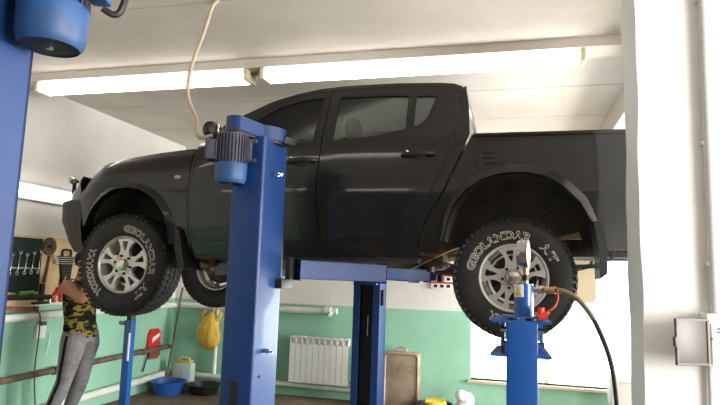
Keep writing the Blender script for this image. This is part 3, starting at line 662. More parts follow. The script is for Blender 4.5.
L1 = thing('car_lift', 'blue two-post car lift holding up the dark pickup truck', 'car lift', (-1.54, YC, 0))
NX0, NX1, NY0, NY1 = -1.655, -1.445, 3.2, 3.55
FX0, FX1, FY0, FY1 = -1.665, -1.372, 6.2, 6.56
column(L1, NX0, NX1, NY0, NY1, 1, 2.42, .065); column(L1, FX0, FX1, FY0, FY1, -1, 2.45, .075)
g = G(); mxx, mxy = -1.60, 3.09
A = [(mxx+.02+.075*math.cos(PI/2+.35+k*PI/12), mxy+.02+.085*math.sin(PI/2+.35+k*PI/12)) for k in range(14)]
B = [(-1.525+.12*math.cos(-PI/2+.35+k*PI/12), 3.40+.135*math.sin(-PI/2+.35+k*PI/12)) for k in range(14)]
g.prism(A+B, 'Z', 2.425, 2.508); bmesh.ops.bevel(g.bm, geom=[e for e in g.bm.edges if all(v.co.z > 2.50 for v in e.verts) and len(e.link_faces) == 2 and e.calc_face_angle(0) > 1], offset=.012, segments=2, affect='EDGES')
hs = g.build('belt_cover', BLUE, L1)
G().prism([(mxx+(x-mxx)*.9, y) for x, y in A]+[(x-.01, y-.01) for x, y in B], 'Z', 2.405, 2.425).build('belt_plate', BLACK, L1)
G().bar((-1.41, 3.42, 2.445), (-1.345, 3.46, 2.43), .03, .05, .006).build('cover_bracket', BLACK, L1)
motor(L1, (mxx-.005, mxy, 2.405), .092, .295, (-.94, -.34), (.9, .15))
G().box((FX0-.02, FY0-.02, 2.45), (FX1+.02, FY1+.02, 2.53), .012).build('column_cap', BLUE, L1)
g = G(); g.cyl((-1.55, 3.45, .05), (-1.55, 3.45, 2.41), .024); g.build('lift_screw', STEEL, L1)
G().cyl((-1.55, 6.33, .05), (-1.55, 6.33, 2.44), .022).build('lift_screw', BLACK, L1)
G().box((FX0+.07, FY0+.09, .03), (FX1-.07, FY0+.1, 2.44)).build('column_curtain', BLACK, L1)
for x in (-1.555, -1.51): G().box((x-.008, FY0+.07, .95), (x+.004, FY0+.085, 1.17)).build('curtain_strip', STEEL if x > -1.53 else BLACK, L1)
# slot and latches on the near column
G().box((-1.585, NY0-.002, .55), (-1.535, NY0+.01, .965), .002).build('column_slot', BLACK, L1)
for zz_ in (2.208, 1.131):
    g = G(); g.cyl((NX1, 3.35, zz_), (NX1+.045, 3.33, zz_-.004), .013, n=12); g.cyl((NX1+.02, 3.34, zz_), (NX1+.07, 3.315, zz_-.006), .008, n=10); g.build('limit_switch', STEEL, L1)
G().cyl((NX1-.002, 3.29, .985), (NX1+.008, 3.29, .985), .008, n=8).build('bolt', BLUE, L1)
# carriages with two telescopic arms each
def arm(y0, sd, tip, zr):
    a = Vector((-1.5+.12*math.copysign(1, tip[0]+1.5), y0, zr)); b = Vector((tip[0], tip[1], zr-.012))
    m1 = a.lerp(b, .62)
    o = G().bar(a, m1, .11, .125, .01).build('arm', BLUE, L1)
    G().bar(a.lerp(b, .55), b, .085, .085, .006).build('arm_extension', BLUE, o)
    g = G(); g.cyl(b+Vector((0, 0, -.05)), b+Vector((0, 0, .055)), .03); g.cyl(b+Vector((0, 0, .03)), b+Vector((0, 0, .07)), .06, n=24); g.build('lift_pad', BLACK, o)
for sd, y0, y1 in ((1, 3.46, 3.66), (-1, 6.3, 6.1)):
    ya, yb = min(y0, y1), max(y0, y1)
    g = G(); g.box((-1.645 if sd < 0 else -1.63, ya, 1.50), (-1.40 if sd > 0 else -1.39, yb, 1.56), .006); g.box((-1.60, ya+.02 if sd < 0 else ya, 1.5), (-1.47, yb-.02 if sd > 0 else yb, 2.0), .006)
    g.build('carriage', BLACK if sd > 0 else BLUE, L1)
    yc_ = y1
    arm(yc_+.0, sd, (-.62, YC-sd*.44), 1.625); arm(yc_+.0, sd, (-2.35, YC-sd*.44), 1.625)
G().box((-1.42, 3.56, 1.555), (-1.385, 3.72, 1.70), .006).build('arm_lock', BLACK, L1)
G().box((FX1, 6.26, 1.28), (FX1+.03, 6.36, 1.45), .006).build('cable_bracket', BLACK, L1)

L2 = thing('car_lift', 'blue lift column close to the camera at the left edge, motor hanging beside it', 'car lift', (-1.38, 1.07, 0))
column(L2, -1.525, -1.235, .9, 1.235, -1, 2.46, .07)
motor(L2, (-1.137, 1.175, 2.425), .083, .277, (.95, .3), (-.99, .1))
g = G(); A = [(-1.13+.11*math.cos(-PI/2+k*PI/12), 1.165+.11*math.sin(-PI/2+k*PI/12)) for k in range(13)]; B = [(-1.4+.18*math.cos(PI/2+k*PI/12), 1.06+.18*math.sin(PI/2+k*PI/12)) for k in range(13)]
g.prism(A+B, 'Z', 2.462, 2.55); g.build('belt_cover', BLUE, L2)
G().prism([(x, y-.005) for x, y in A+B], 'Z', 2.40, 2.41).build('belt_plate', BLACK, L2)
G().tube(bez([(-1.02, 1.21, 2.26), (-1.0, 1.23, 2.25), (-.985, 1.24, 2.27), (-.98, 1.25, 2.35), (-1.0, 1.25, 2.44), (-1.08, 1.2, 2.47)], 5), .009, 8).build('motor_cable', BLACK, L2)

# ------------------------------------------------------------------ hydraulic press stand in the foreground
PS = thing('hydraulic_press', 'blue press post with a hydraulic cylinder and pressure gauge in front of the rear wheel', 'press', (.04, 2.1, 0))
G().box((-.016, 2.0, .02), (.083, 2.1, 1.468), .009).build('post', PRESS, PS)
G().box((-.12, 1.9, 0), (.19, 2.3, .02), .004).build('base_plate', PRESS, PS)
for z in (1.462, 1.352): G().prism([(-.067, 2.004), (.126, 2.004), (.126, 2.03), (.115, 2.26), (-.05, 2.26), (-.067, 2.03)], 'Z', z, z+.009).build('flange_plate', PRESS, PS)
G().box((-.035, 2.1, 1.36), (-.022, 2.26, 1.463)).build('web_plate', PRESS, PS)
G().box((.092, 2.1, 1.36), (.104, 2.26, 1.463)).build('web_plate', PRESS, PS)
for x0, x1 in ((-.035, -.016), (.083, .105)):
    for z in (1.435, 1.39): G().cyl((x0, 2.06, z), (x1, 2.06, z), .010, n=6).build('bolt', STEEL, PS)
G().box((-.03, 2.0, 1.478), (.108, 2.1, 1.484), .002).build('top_plate', PRESS, PS)
for x in (.004, .062): G().cyl((x, 2.05, 1.468), (x, 2.05, 1.478), .016).build('bolt', BLACK, PS)
cy = G().cyl((.0405, 2.05, 1.484), (.0405, 2.05, 1.590), .032, n=32).build('cylinder', PRESS, PS)
def wrap(a0, a1, z0, z1, r): return [[Vector((.0405+r*math.cos(a), 2.05+r*math.sin(a), z)) for a in [a0+(a1-a0)*k/8 for k in range(9)]] for z in (z0, z1)]
G().grid(wrap(R(-170), R(-92), 1.546, 1.588, .0324)).build('warning_label', WHITE, cy)
g = G(); g.grid([[Vector((.0405+.0329*math.cos(a), 2.05+.0329*math.sin(a), z)) for a in [R(-128)+R(25)*h*(k/3-1) for k in range(7)]] for z, h in ((1.549, 1), (1.564, .5), (1.579, .02))]); g.build('warning_triangle', YELLOW, cy, 0)
G().cyl((.046, 2.05, 1.59), (.046, 2.05, 1.655), .009, n=14).build('gauge_stem', BRASS, PS)
g = G(); g.cyl((.046, 2.05, 1.60), (.046, 2.05, 1.62), .012, n=6); g.build('stem_nut', BLACK, PS)
GM = Matrix.Translation((.037, 2.05, 1.69)) @ Matrix.Rotation(R(80), 4, 'Z')
g = G(); g.lathe([(.001, .016), (.043, .016), (.045, .012), (.045, -.014), (.048, -.016), (.048, -.02), (.043, -.021), (.042, -.018), (.001, -.018)], (0, 0, 0), 'Y', 40)
for v in g.bm.verts: v.co = GM @ v.co
ga = g.build('pressure_gauge', STEEL, PS)
g = G(); g.lathe([(.001, -.0186), (.040, -.0186)], (0, 0, 0), 'Y', 32)
for v in g.bm.verts: v.co = GM @ v.co
g.build('gauge_dial', WHITE, ga)
g = G(); g.cyl((.072, 2.05, 1.572), (.09, 2.05, 1.572), .008, n=12); g.cyl((.084, 2.05, 1.572), (.104, 2.05, 1.572), .014, n=6); g.build('hose_coupling', STEEL, PS)
HP = [(.10, 2.04, 1.572), (.125, 2.03, 1.572), (.165, 2.02, 1.568), (.205, 2.0, 1.546), (.24, 1.97, 1.50), (.27, 1.94, 1.43), (.29, 1.91, 1.35), (.30, 1.9, 1.24), (.305, 1.9, 1.1), (.32, 1.92, .7), (.34, 1.98, .2), (.42, 2.1, .02), (.7, 2.3, .012)]
HB = bez(HP, 10)
ho = G().tube(HB, .0075, 10).build('hydraulic_hose', RUBBER, PS)
g = G(); g.cyl((.105, 2.038, 1.572), (.14, 2.028, 1.571), .011, n=14); g.build('hose_ferrule', BRASS, ho)
g = G(); pts = []                     # spring guard
for i in range(520):
    f = 1.5 + 2.7*i/520; q = f*10; k = int(q); p = HB[k].lerp(HB[k+1], q-k); d = (HB[k+1]-HB[k]).normalized(); a = d.orthogonal().normalized(); b = d.cross(a)
    a = Vector((0, 1, 0)); b = d.cross(a).normalized(); th = i*.42
    pts.append(p+(a*math.cos(th)+b*math.sin(th))*.0088)
g.tube(pts, .0013, 5).build('spring_guard', mat('dull_spring', s(150, 134, 104), .5, metal=.5), ho)
g = G(); g.cyl((.085, 2.0, 1.487), (.112, 2.0, 1.492), .014, n=14); g.cyl((.092, 2.0, 1.49), (.092, 2.0, 1.515), .011, n=12)
rc = g.build('red_dust_cap', REDP, PS)
G().tube(bez([(.105, 2.0, 1.5), (.13, 2.0, 1.515), (.145, 2.01, 1.54), (.145, 2.02, 1.568), (.138, 2.03, 1.583), (.13, 2.04, 1.575)], 5), .0035, 6).build('cap_strap', REDP, rc)

# ================================================================== TOOL BOARD AND LEFT WALL
WLX = XL+.001
tag(G().box((WLX, 3.2, 1.205), (WLX+.02, 5.62, 1.885), .004).build('tool_board', WOOD), 'pale plywood tool board on the left wall', 'tool board')
BXX = WLX+.021
t = thing('tool_roll', 'dark green canvas tool roll with wrenches hanging on the plywood board', 'tool roll', (BXX, 4.7, 1.3))
G().box((BXX, 4.35, 1.33), (BXX+.015, 4.93, 1.86), .006).build('canvas', GREENC, t)
G().box((BXX+.014, 4.35, 1.555), (BXX+.02, 4.92, 1.57), .002).build('canvas_seam', mat('pale_seam', s(150, 160, 150), .8), t)
def wrench(p, L, w, name='combination_wrench'):
    x, y, z = p; g = G(); g.bar((x, y, z), (x, y+.02, z+L), .012, w*.45, .003, (1, 0, 0))
    g.lathe([(w*.55, -.005), (w*.95, -.005), (w*.95, .005), (w*.55, .005)], (x, y, z), 'X', 16, closed=True)
    g.prism([(y+.02-w, z+L+w*.9), (y+.02-w*.45, z+L+w*1.1), (y+.02-w*.3, z+L+.3*w), (y+.02+w*.3, z+L+.3*w), (y+.02+w*.45, z+L+w*1.1), (y+.02+w, z+L+w*.9), (y+.02+w*.8, z+L-w*.2), (y+.02+w*.3, z+L-w*.8), (y+.02-w*.3, z+L-w*.8), (y+.02-w*.8, z+L-w*.2)], 'X', x-.005, x+.005)
    return g.build(name, STEEL)
words = ['leftmost', 'second from the left', 'third from the left', 'fourth from the left', 'second from the right', 'rightmost']
for k in range(6):
    o = wrench((BXX+.03, 4.45+.085*k, 1.50+.006*k), .17+.012*(k % 3), .022)
    tag(o, 'steel wrench in the dark green tool roll, %s of the six' % words[k], 'wrench', 'wrenches in the green tool roll')
g = G(); g.lathe([(.03, .0), (.085, .0), (.088, .01), (.085, .02), (.03, .022), (.03, .0)], (BXX+.0, 5.02, 1.79), 'X', 28)
for k in range(20):
    a = 2*PI*k/20; g.obox(Matrix.Translation((BXX+.012, 5.02+.086*math.cos(a), 1.79+.086*math.sin(a))) @ Matrix.Rotation(a, 4, 'X'), (.015, .012, .012))
t = g.build('grinding_disc', mat('worn_brown_metal', s(96, 82, 74), .6, metal=.4)); tag(t, 'round grey-brown disc hanging at the top of the plywood board', 'disc')
G().cyl((BXX, 5.02, 1.79), (BXX+.035, 5.02, 1.79), .018, n=12).build('hook', BLACK, t)
tag(G().bar((BXX+.012, 4.99, 1.42), (BXX+.012, 5.03, 1.69), .02, .018, .003).build('wooden_stick', RUST), 'thin brown stick hanging below the round disc on the plywood board', 'stick')
# wrench rack
t = thing('wrench_rack', 'black wrench rack tapering downward on the plywood board, beside the man', 'wrench rack', (BXX, 5.26, 1.35))
g = G(); g.prism([(5.17, 1.70), (5.36, 1.70), (5.325, 1.36), (5.315, 1.34), (5.245, 1.34), (5.235, 1.36)], 'X', BXX, BXX+.03)
g.tube(bez([(BXX+.015, 5.21, 1.69), (BXX+.015, 5.205, 1.745), (BXX+.015, 5.225, 1.765), (BXX+.015, 5.31, 1.765), (BXX+.015, 5.33, 1.745), (BXX+.015, 5.325, 1.69)], 4), .012, 8)
g.build('rack_body', BLACK, t)
g = G()
for k in range(9): g.box((BXX+.03, 5.18+.008*k, 1.68-.036*k), (BXX+.036, 5.35-.004*k, 1.684-.036*k))
g.build('rack_rib', mat('dark_grey_plastic', s(60, 60, 66), .5), t)
for k in range(4):
    z = 1.685-.022*k; o = G(); o.bar((BXX+.045, 5.10+.01*k, z), (BXX+.045, 5.52-.05*k, z+.004), .008, .01, .002); o.ell((BXX+.045, 5.09+.01*k, z), (.006, .02, .016)); o.ell((BXX+.045, 5.52-.05*k, z), (.006, .018, .014))
    tag(o.build('combination_wrench', STEEL), 'steel wrench lying across the black wrench rack, %s' % ['topmost', 'second from the top', 'third from the top', 'fourth from the top'][k], 'wrench', 'wrenches on the black rack')
# grease gun, clamp, red and yellow pieces
t = thing('grease_gun', 'black grease gun with a green grip at the bottom of the plywood board', 'grease gun', (BXX, 4.75, 1.3))
G().cyl((BXX+.075, 4.3, 1.287), (BXX+.075, 5.02, 1.277), .026, n=16).build('barrel', BLACK, t)
G().cyl((BXX+.075, 4.62, 1.32), (BXX+.075, 4.80, 1.325), .022, n=12).build('grip', mat('green_rubber', s(96, 134, 44), .6), t)
G().bar((BXX+.075, 4.4, 1.345), (BXX+.075, 4.78, 1.325), .02, .012, .003).build('lever', BLACK, t)
G().cyl((BXX+.075, 5.02, 1.277), (BXX+.075, 5.07, 1.277), .014, n=12).build('nozzle', STEEL, t)
t = thing('bar_clamp', 'dark bar clamp standing upright on the plywood board left of the black rack', 'clamp', (BXX, 4.95, 1.2))
G().box((BXX+.002, 4.945, 1.235), (BXX+.032, 4.995, 1.41), .004).build('clamp_bar', BLACK, t)
G().box((BXX+.002, 4.86, 1.205), (BXX+.045, 5.08, 1.23), .006).build('clamp_jaw', BLACK, t)
G().cyl((BXX+.035, 5.07, 1.21), (BXX+.035, 5.07, 1.3), .012, n=10).build('clamp_screw', STEEL, t)
t = thing('red_pliers', 'red-handled pliers hanging on the plywood board behind the man', 'pliers', (BXX, 5.17, 1.22))
for sgn in (-1, 1): G().tube(bez([(BXX+.02, 5.19, 1.32), (BXX+.02, 5.19+.05*sgn, 1.285), (BXX+.02, 5.19+.045*sgn, 1.22)], 4), .018, 8).build('handle', REDP, t)
G().prism([(5.16, 1.31), (5.22, 1.31), (5.205, 1.37), (5.175, 1.37)], 'X', BXX+.01, BXX+.03).build('jaws', REDP, t)
t = G(); t.cyl((BXX+.06, 5.22, 1.37), (BXX+.06, 5.225, 1.45), .02, n=10); t.cyl((BXX+.06, 5.225, 1.45), (BXX+.06, 5.23, 1.49), .006, n=8)
tag(t.build('screwdriver', mat('yellow_plastic', s(214, 186, 52), .5)), 'yellow-handled screwdriver hanging above the red pliers', 'screwdriver')
t = G(); t.bar((-4.56, 4.45, 1.19), (-4.55, 4.86, 1.165), .05, .03, .01); t.ell((-4.56, 4.42, 1.2), (.04, .09, .045))
tag(t.build('red_air_tool', mat('faded_red', s(150, 62, 46), .6)), 'faded red tool resting on the white pipe under the plywood board', 'tool')
tag(G().tube(bez([(-4.52, 4.85, 1.14), (-4.5, 4.87, 1.10), (-4.5, 4.88, .9), (-4.5, 4.87, .6), (-4.5, 4.9, .35), (-4.5, 4.97, .1), (-4.45, 5.1, .02)], 6), .006, 6).build('hanging_cord', mat('red_brown_cord', s(104, 62, 54), .6)), 'thin red-brown cord hanging from the red tool down the green wall', 'cord')
t = thing('wall_socket', 'small white socket on the green wall under the white pipe', 'socket', (XL, 5.02, .93))
G().box((XL, 4.96, .86), (XL+.04, 5.08, 1.0), .006).build('socket_plate', WHITE, t); G().box((XL+.03, 4.99, .99), (XL+.06, 5.06, 1.03), .005).build('plug', RUST, t)
tag(G().tube(bez([(XL+.03, 5.05, .96), (XL+.02, 5.12, .93), (XL+.02, 5.16, .88), (XL+.02, 5.13, .68)], 6), .004, 6).build('socket_wire', WHITE), 'thin pale wire curving down the green wall from the socket', 'wire')

# ================================================================== CORNER AND BACK WALL
t = thing('dustpan', 'red dustpan hanging on the green left wall above the blue basin', 'dustpan', (XL, 7.0, .42))
g = G(); g.prism([(6.87, .56), (6.885, .74), (6.93, .80), (7.1, .80), (7.15, .74), (7.16, .44), (7.10, .40), (6.94, .41)], 'X', XL+.012, XL+.03); g.build('pan', REDP, t)
g = G(); g.prism([(6.90, .42), (7.15, .44), (7.15, .60), (6.92, .52)], 'X', XL+.03, XL+.042); g.build('pan_lip', mat('worn_red_brown', s(120, 70, 58), .6), t)
G().prism([(6.96, .62), (7.12, .70), (7.12, .74), (6.97, .69)], 'X', XL+.0301, XL+.034).build('pale_stripe', WHITE, t)
G().cyl((XL+.03, 6.80, .27), (XL+.032, 6.92, .56), .010, n=10).build('handle', BLACK, t)
t = thing('broom', 'broom with a long brown handle leaning in the room corner', 'broom', (-4.28, 7.1, 0))
G().cyl((-4.455, 7.36, 1.35), (-4.505, 7.19, .12), .014, n=10).build('broom_handle', RUST, t)
g = G(); g.prism([(7.14, .0), (7.26, 0), (7.22, .13), (7.16, .13)], 'X', -4.52, -4.49); g.build('broom_head', mat('straw', s(120, 96, 60), .9), t)
def tub(name, c, r, h, m, label, cat):
    g = G(); g.lathe([(.001, .0), (r*.78, 0), (r*.98, h*.94), (r*1.05, h*.95), (r*1.06, h), (r*.97, h), (r*.75, .012), (.001, .012)], c, 'Z', 36)
    o = g.build(name, m); return tag(o, label, cat)
tub('wash_basin', (-4.305, 6.93, 0), .215, .165, BLUEP, 'blue plastic basin on the floor in the left corner', 'basin')
tub('drain_tub', (-3.89, 7.12, 0), .21, .125, BLACKP, 'wide black tub on the floor under the yellow bag', 'tub')
t = thing('plastic_canister', 'translucent plastic canister with a yellow top on the floor behind the blue basin', 'canister', (-4.22, 7.33, 0))
g = G(); g.box((-4.43, 7.20, 0), (-4.15, 7.33, .36), .035); g.tube(bez([(-4.38, 7.265, .35), (-4.35, 7.265, .41), (-4.23, 7.265, .41), (-4.20, 7.265, .35)], 5), .016, 8); g.build('canister_body', CANM, t)
G().box((-4.41, 7.21, .352), (-4.18, 7.32, .385), .015).build('canister_top', mat('yellow_lid', s(208, 178, 62), .5), t)
G().box((-4.27, 7.192, .10), (-4.17, 7.1995, .25)).build('canister_label', mat('pale_blue_label', s(190, 212, 226), .5), t)
# yellow bag tied to the pipe
g = G(); q = [((-3.93, 1.03), .02), ((-3.94, .99), .05), ((-3.955, .93), .10), ((-3.965, .85), .145), ((-3.965, .75), .165), ((-3.955, .66), .15), ((-3.94, .59), .11), ((-3.93, .545), .05), ((-3.93, .535), .005)]
rows = []
for k, ((x, z), r) in enumerate(q):
    rows.append([Vector((x+r*math.cos(2*PI*i/28)*(1+.09*math.sin(i*3.3+k*.9)), 7.27+.62*r*math.sin(2*PI*i/28)*(1+.1*math.sin(i*2.1+k)), z+.012*math.sin(i*2.7+k))) for i in range(28)])
g.rings(rows)
for sgn in (-1, 1): g.tube(bez([(-3.95+.05*sgn, 7.28, .90), (-3.95+.13*sgn, 7.30, .99), (-3.94+.10*sgn, 7.34, 1.06)], 4), [.05, .045, .036, .03, .03, .03, .026, .02, .015], 8)
g.tube(bez([(-3.93, 7.28, 1.0), (-3.92, 7.33, 1.12), (-3.93, 7.4, 1.165), (-3.935, 7.45, 1.12)], 4), .012, 6)
tag(g.build('plastic_bag', BAGM, ang=60), 'stuffed yellow plastic bag hanging from the white pipe on the back wall', 'bag')
# tin canister by the right
t = thing('metal_canister', 'tall dull beige metal canister standing on the floor right of the far lift column', 'canister', (-1.29, 7.24, 0))
g = G(); g.box((-1.51, 7.15, .0), (-1.07, 7.33, .69), .05); g.build('canister_body', TINM, t)
g = G(); g.tube([(-1.49, 7.145, .06), (-1.49, 7.145, .63), (-1.47, 7.145, .67), (-1.11, 7.145, .67), (-1.09, 7.145, .63), (-1.09, 7.145, .06), (-1.11, 7.145, .03), (-1.47, 7.145, .03)], .012, 8, True); g.build('canister_seam', TINM, t)
G().tube(bez([(-1.37, 7.24, .685), (-1.35, 7.24, .73), (-1.26, 7.24, .73), (-1.24, 7.24, .685)], 4), .011, 8).build('canister_handle', TINM, t)
# clutter by the wall
tub('small_basin', (-.86, 6.98, 0), .20, .16, mat('navy_plastic', s(34, 46, 96), .5), 'dark blue basin with rags on the floor below the window', 'basin')
g = G(); g.ell((-.86, 6.97, .17), (.14, .1, .05)); g.bar((-.95, 6.9, .20), (-.75, 6.92, .215), .05, .03, .01)
tag(g.build('yellow_rag', mat('yellow_cloth', s(214, 190, 70), .9, bump=.5)), 'yellow rag lying in the dark blue basin', 'rag')
g = G(); g.ell((-.52, 7.05, .12), (.11, .1, .12)); g.ell((-.56, 7.0, .27), (.07, .07, .06)); g.ell((-.49, 7.02, .22), (.08, .06, .09))
tag(g.build('white_rag_bundle', mat('white_cloth', s(226, 226, 222), .9, bump=.8, bscale=12)), 'crumpled white rags heaped beside the dark blue basin', 'rags')
# red and white plates on the wall
for k, (z, n) in enumerate(((1.595, 'upper'), (1.505, 'lower'))):
    t = thing('socket_strip', 'white and red strip with dark openings on the back wall, %s of the two' % n, 'socket strip', (-.85, YB, z), 'red and white wall strips')
    G().box((-.99, YB-.03, z-.042), (-.715, YB, z+.042), .004).build('strip_plate', WHITE, t)
    G().box((-.99, YB-.032, z+.022), (-.715, YB-.0295, z+.044)).build('red_band', REDP, t)
    for x in (-.93, -.85, -.77): G().box((x-.022, YB-.034, z-.026), (x+.022, YB-.0295, z+.012)).build('socket_opening', BLACK, t)
t = thing('grey_crate', 'light grey box on the floor by the back wall, next to the pillar', 'box', (1.2, 7.1, 0))
G().box((1.05, 7.0, 0), (1.5, 7.3, .58), .012).build('crate_body', mat('grey_card', s(176, 174, 168), .8), t); G().box((1.04, 6.99, .54), (1.51, 7.31, .585), .006).build('crate_lid', mat('grey_card_lid', s(190, 186, 178), .8), t)

# ------------------------------------------------------------------ blue stand near the front wheel
t = thing('support_stand', 'slim blue support post standing under the truck front wheel', 'stand', (-3.56, 5.0, 0))
g = G(); g.box((-3.60, 4.96, .02), (-3.522, 5.03, 1.10), .008); g.build('stand_post', PRESS, t)
G().box((-3.74, 4.82, 0), (-3.38, 5.18, .02), .004).build('base_plate', PRESS, t)
G().cyl((-3.56, 5.0, 1.10), (-3.56, 5.0, 1.16), .04).build('stand_head', BLACK, t)
G().cyl((-3.66, 4.98, 1.07), (-3.60, 4.97, 1.07), .022, n=14).build('stand_knob', STEEL, t)
G().box((-3.54, 4.948, .72), (-3.525, 4.9595, .98)).build('scale_strip', WHITE, t)

# ------------------------------------------------------------------ electrical box and conduit on the pillar
t = thing('electrical_box', 'white electrical box with its smoky door swung open on the pale pillar', 'electrical box', (1.0, 3.15, 1.35))
G().box((.885, 3.09, 1.235), (1.10, 3.203, 1.475), .006).build('box_body', WHITE, t)
G().box((.90, 3.084, 1.245), (1.09, 3.0895, 1.43), .003).build('inner_cover', WHITE, t)
for z in (1.405, 1.39): G().box((.925, 3.082, z), (.96, 3.0838, z+.005)).build('mark', BLACK, t)
G().cyl((.90, 3.085, 1.36), (.90, 3.078, 1.36), .004, n=8).build('box_screw', BLACK, t)
DM = Matrix.Translation((.885, 3.088, 1.345)) @ Matrix.Rotation(R(24), 4, 'Z')
g = G(); g.obox(DM @ Matrix.Translation((-.085, 0, 0)), (.17, .012, .215), .004); d = g.build('box_door', GREYD, t)
g = G(); g.obox(DM @ Matrix.Translation((-.172, -.004, .0)), (.012, .02, .045), .003); g.build('door_latch', GREYD, d)
g = G()
for a, b in (((-.085, .1), (.17, .008)), ((-.085, -.1), (.17, .008)), ((-.165, 0), (.008, .2)), ((-.005, 0), (.008, .2))): g.obox(DM @ Matrix.Translation((a[0], -.008, a[1])), (b[0], .008, b[1]))
g.build('door_rim', GREYD, d)
g = G(); g.cyl((.945, 3.17, 1.475), (.945, 3.17, ZC), .022, n=14)
for z in (3.05, 2.3, 1.7): g.box((.915, 3.16, z), (.975, 3.2, z+.02), .003)
tag(g.build('conduit', mat('grey_conduit', s(196, 196, 194), .5)), 'pale vertical conduit rising from the electrical box on the pillar', 'conduit')
g = G(); g.cyl((.915, 3.18, .0), (.915, 3.18, 1.235), .012, n=10); tag(g.build('lower_conduit', MATS['grey_conduit']), 'thin conduit running down the pillar below the electrical box', 'conduit')
# coiled marks: sheet with drawings on the far wall
# ================================================================== THE MAN
def remesh(g, name, m, parent, vox, sm=4):
    o = g.build(name, m, None, 0); md = o.modifiers.new('r', 'REMESH'); md.mode = 'VOXEL'; md.voxel_size = vox
    m2 = o.modifiers.new('s', 'SMOOTH'); m2.iterations = sm; m2.factor = .5
    dg = bpy.context.evaluated_depsgraph_get(); dg.update(); me = bpy.data.meshes.new_from_object(o.evaluated_get(dg)); bpy.data.objects.remove(o)
    return link(name, me, m, parent, 180)
def limb(g, pts, rad, n=14):
    """rad: (half-width, half-depth) per point; half-width runs along Y"""
    P = [Vector(p) for p in pts]; out = []
    for i, p in enumerate(P):
        d = (P[min(i+1, len(P)-1)]-P[max(i-1, 0)]).normalized(); yv = Vector((0, 1, 0)); yv = (yv-d*yv.dot(d)).normalized(); xv = yv.cross(d)
        a, b = rad[i] if hasattr(rad[i], '__len__') else (rad[i], rad[i])
        out.append([p+yv*a*math.cos(2*PI*k/n)+xv*b*math.sin(2*PI*k/n) for k in range(n)])
    g.rings(out); g.ell(P[0], [max(rad[0]) if hasattr(rad[0], '__len__') else rad[0]]*3, 10, 8) if not hasattr(rad[0], '__len__') else None
    if not hasattr(rad[-1], '__len__'): g.ell(P[-1], [rad[-1]]*3, 10, 8)
MY = 4.86
man = thing('person', 'man in a camouflage tank top and grey trousers reaching up at the truck front', 'person', (-4.2, MY, 0))
SH = (-4.10, MY, 1.40)
def legs(g, e, top=True):
    for sy, kx, fx in ((-1, -4.08, -4.28), (1, -4.05, -4.23)):
        y = MY+sy*.10
        limb(g, [(-4.03, MY+sy*.085, .98), (-4.03, y, .86), (-4.05, y, .72), (kx-.01, y, .52), (kx-.04, y+.0, .44), (fx+.03, y, .16), (fx, y, .07 if top else .05)],
             [(.085+e, .11+e), (.095+e, .115+e), (.085+e, .095+e), (.062+e, .066+e), (.062+e*1.1, .068+e), (.045+e*1.4, .048+e*1.4), .04+e*1.2])
g = G()
limb(g, [(-4.035, MY, .88), (-4.035, MY, .98), (-4.05, MY, 1.08), (-4.07, MY, 1.2), (-4.075, MY, 1.32), (-4.08, MY, 1.41), (-4.085, MY, 1.46)], [(.14, .10), (.165, .12), (.145, .105), (.16, .11), (.18, .115), (.17, .09), (.075, .06)])
limb(g, [(-4.085, MY, 1.42), (-4.075, MY, 1.50), (-4.06, MY, 1.56)], [(.06, .06), (.055, .055), .055])
legs(g, 0)
HM = Matrix.Translation((-4.035, MY, 1.635)) @ Matrix.Rotation(R(-8), 4, 'Y')
def H(p): return HM @ Vector(p)
g.ell(H((-.015, 0, .035)), (.098, .076, .088), M=HM.to_3x3()); g.ell(H((.02, 0, -.035)), (.07, .062, .085), M=HM.to_3x3()); g.ell(H((.045, 0, -.085)), (.035, .035, .03), M=HM.to_3x3())
limb(g, [H((.075, 0, .01)), H((.098, 0, -.03)), H((.085, 0, -.042))], [.012, .015, .012])
for sy in (-1, 1):
    g.ell(H((-.015, sy*.078, -.012)), (.024, .012, .036), M=HM.to_3x3())
    sh = Vector((-4.085, MY+sy*.175, 1.395)); el = Vector((-3.86, MY+sy*.24, 1.30)); wr = Vector((-3.73, MY+sy*.17, 1.50)); ha = Vector((-3.705, MY+sy*.155, 1.565))
    g.ell(sh, (.068, .062, .07))
    limb(g, [sh, sh.lerp(el, .35), sh.lerp(el, .8), el], [.06, .056, .046, .044]); limb(g, [el, el.lerp(wr, .3), el.lerp(wr, .75), wr], [.045, .046, .034, .028])
    limb(g, [wr, wr.lerp(ha, .5), ha], [(.032, .022), (.042, .022), (.042, .018)])
    for k in range(4):
        y = ha.y+(k-1.5)*.021; L = (.036, .043, .045, .038)[k if sy > 0 else 3-k]
        g.tube([(ha.x-.005, y, ha.z-.02), (ha.x, y, ha.z+.005), (ha.x+.006, y, ha.z+.005+L), (ha.x-.012, y, ha.z+.012+L*1.55), (ha.x-.032, y, ha.z+.008+L*1.75)], [.0095, .0095, .0088, .0082, .007], 8)
    ty = -sy
    g.tube([(wr.x, wr.y+ty*.02, wr.z+.015), (wr.x-.01, wr.y+ty*.045, wr.z+.04), (wr.x-.015, wr.y+ty*.058, wr.z+.07), (wr.x-.02, wr.y+ty*.055, wr.z+.095)], [.013, .012, .0105, .008], 8)
body = remesh(g, 'body', SKIN, man, .0065, 3)
g = G()
for sy in (-1, 1):
    G().ell(H((.066, sy*.03, .012)), (.013, .013, .009)).build('eye', WHITE, body); G().ell(H((.0765, sy*.03, .012)), (.005, .006, .006)).build('pupil', BLACK, body)
    G().tube([H((.078, sy*.012, .03)), H((.08, sy*.03, .036)), H((.066, sy*.05, .03))], .005, 6).build('eyebrow', HAIR, body)
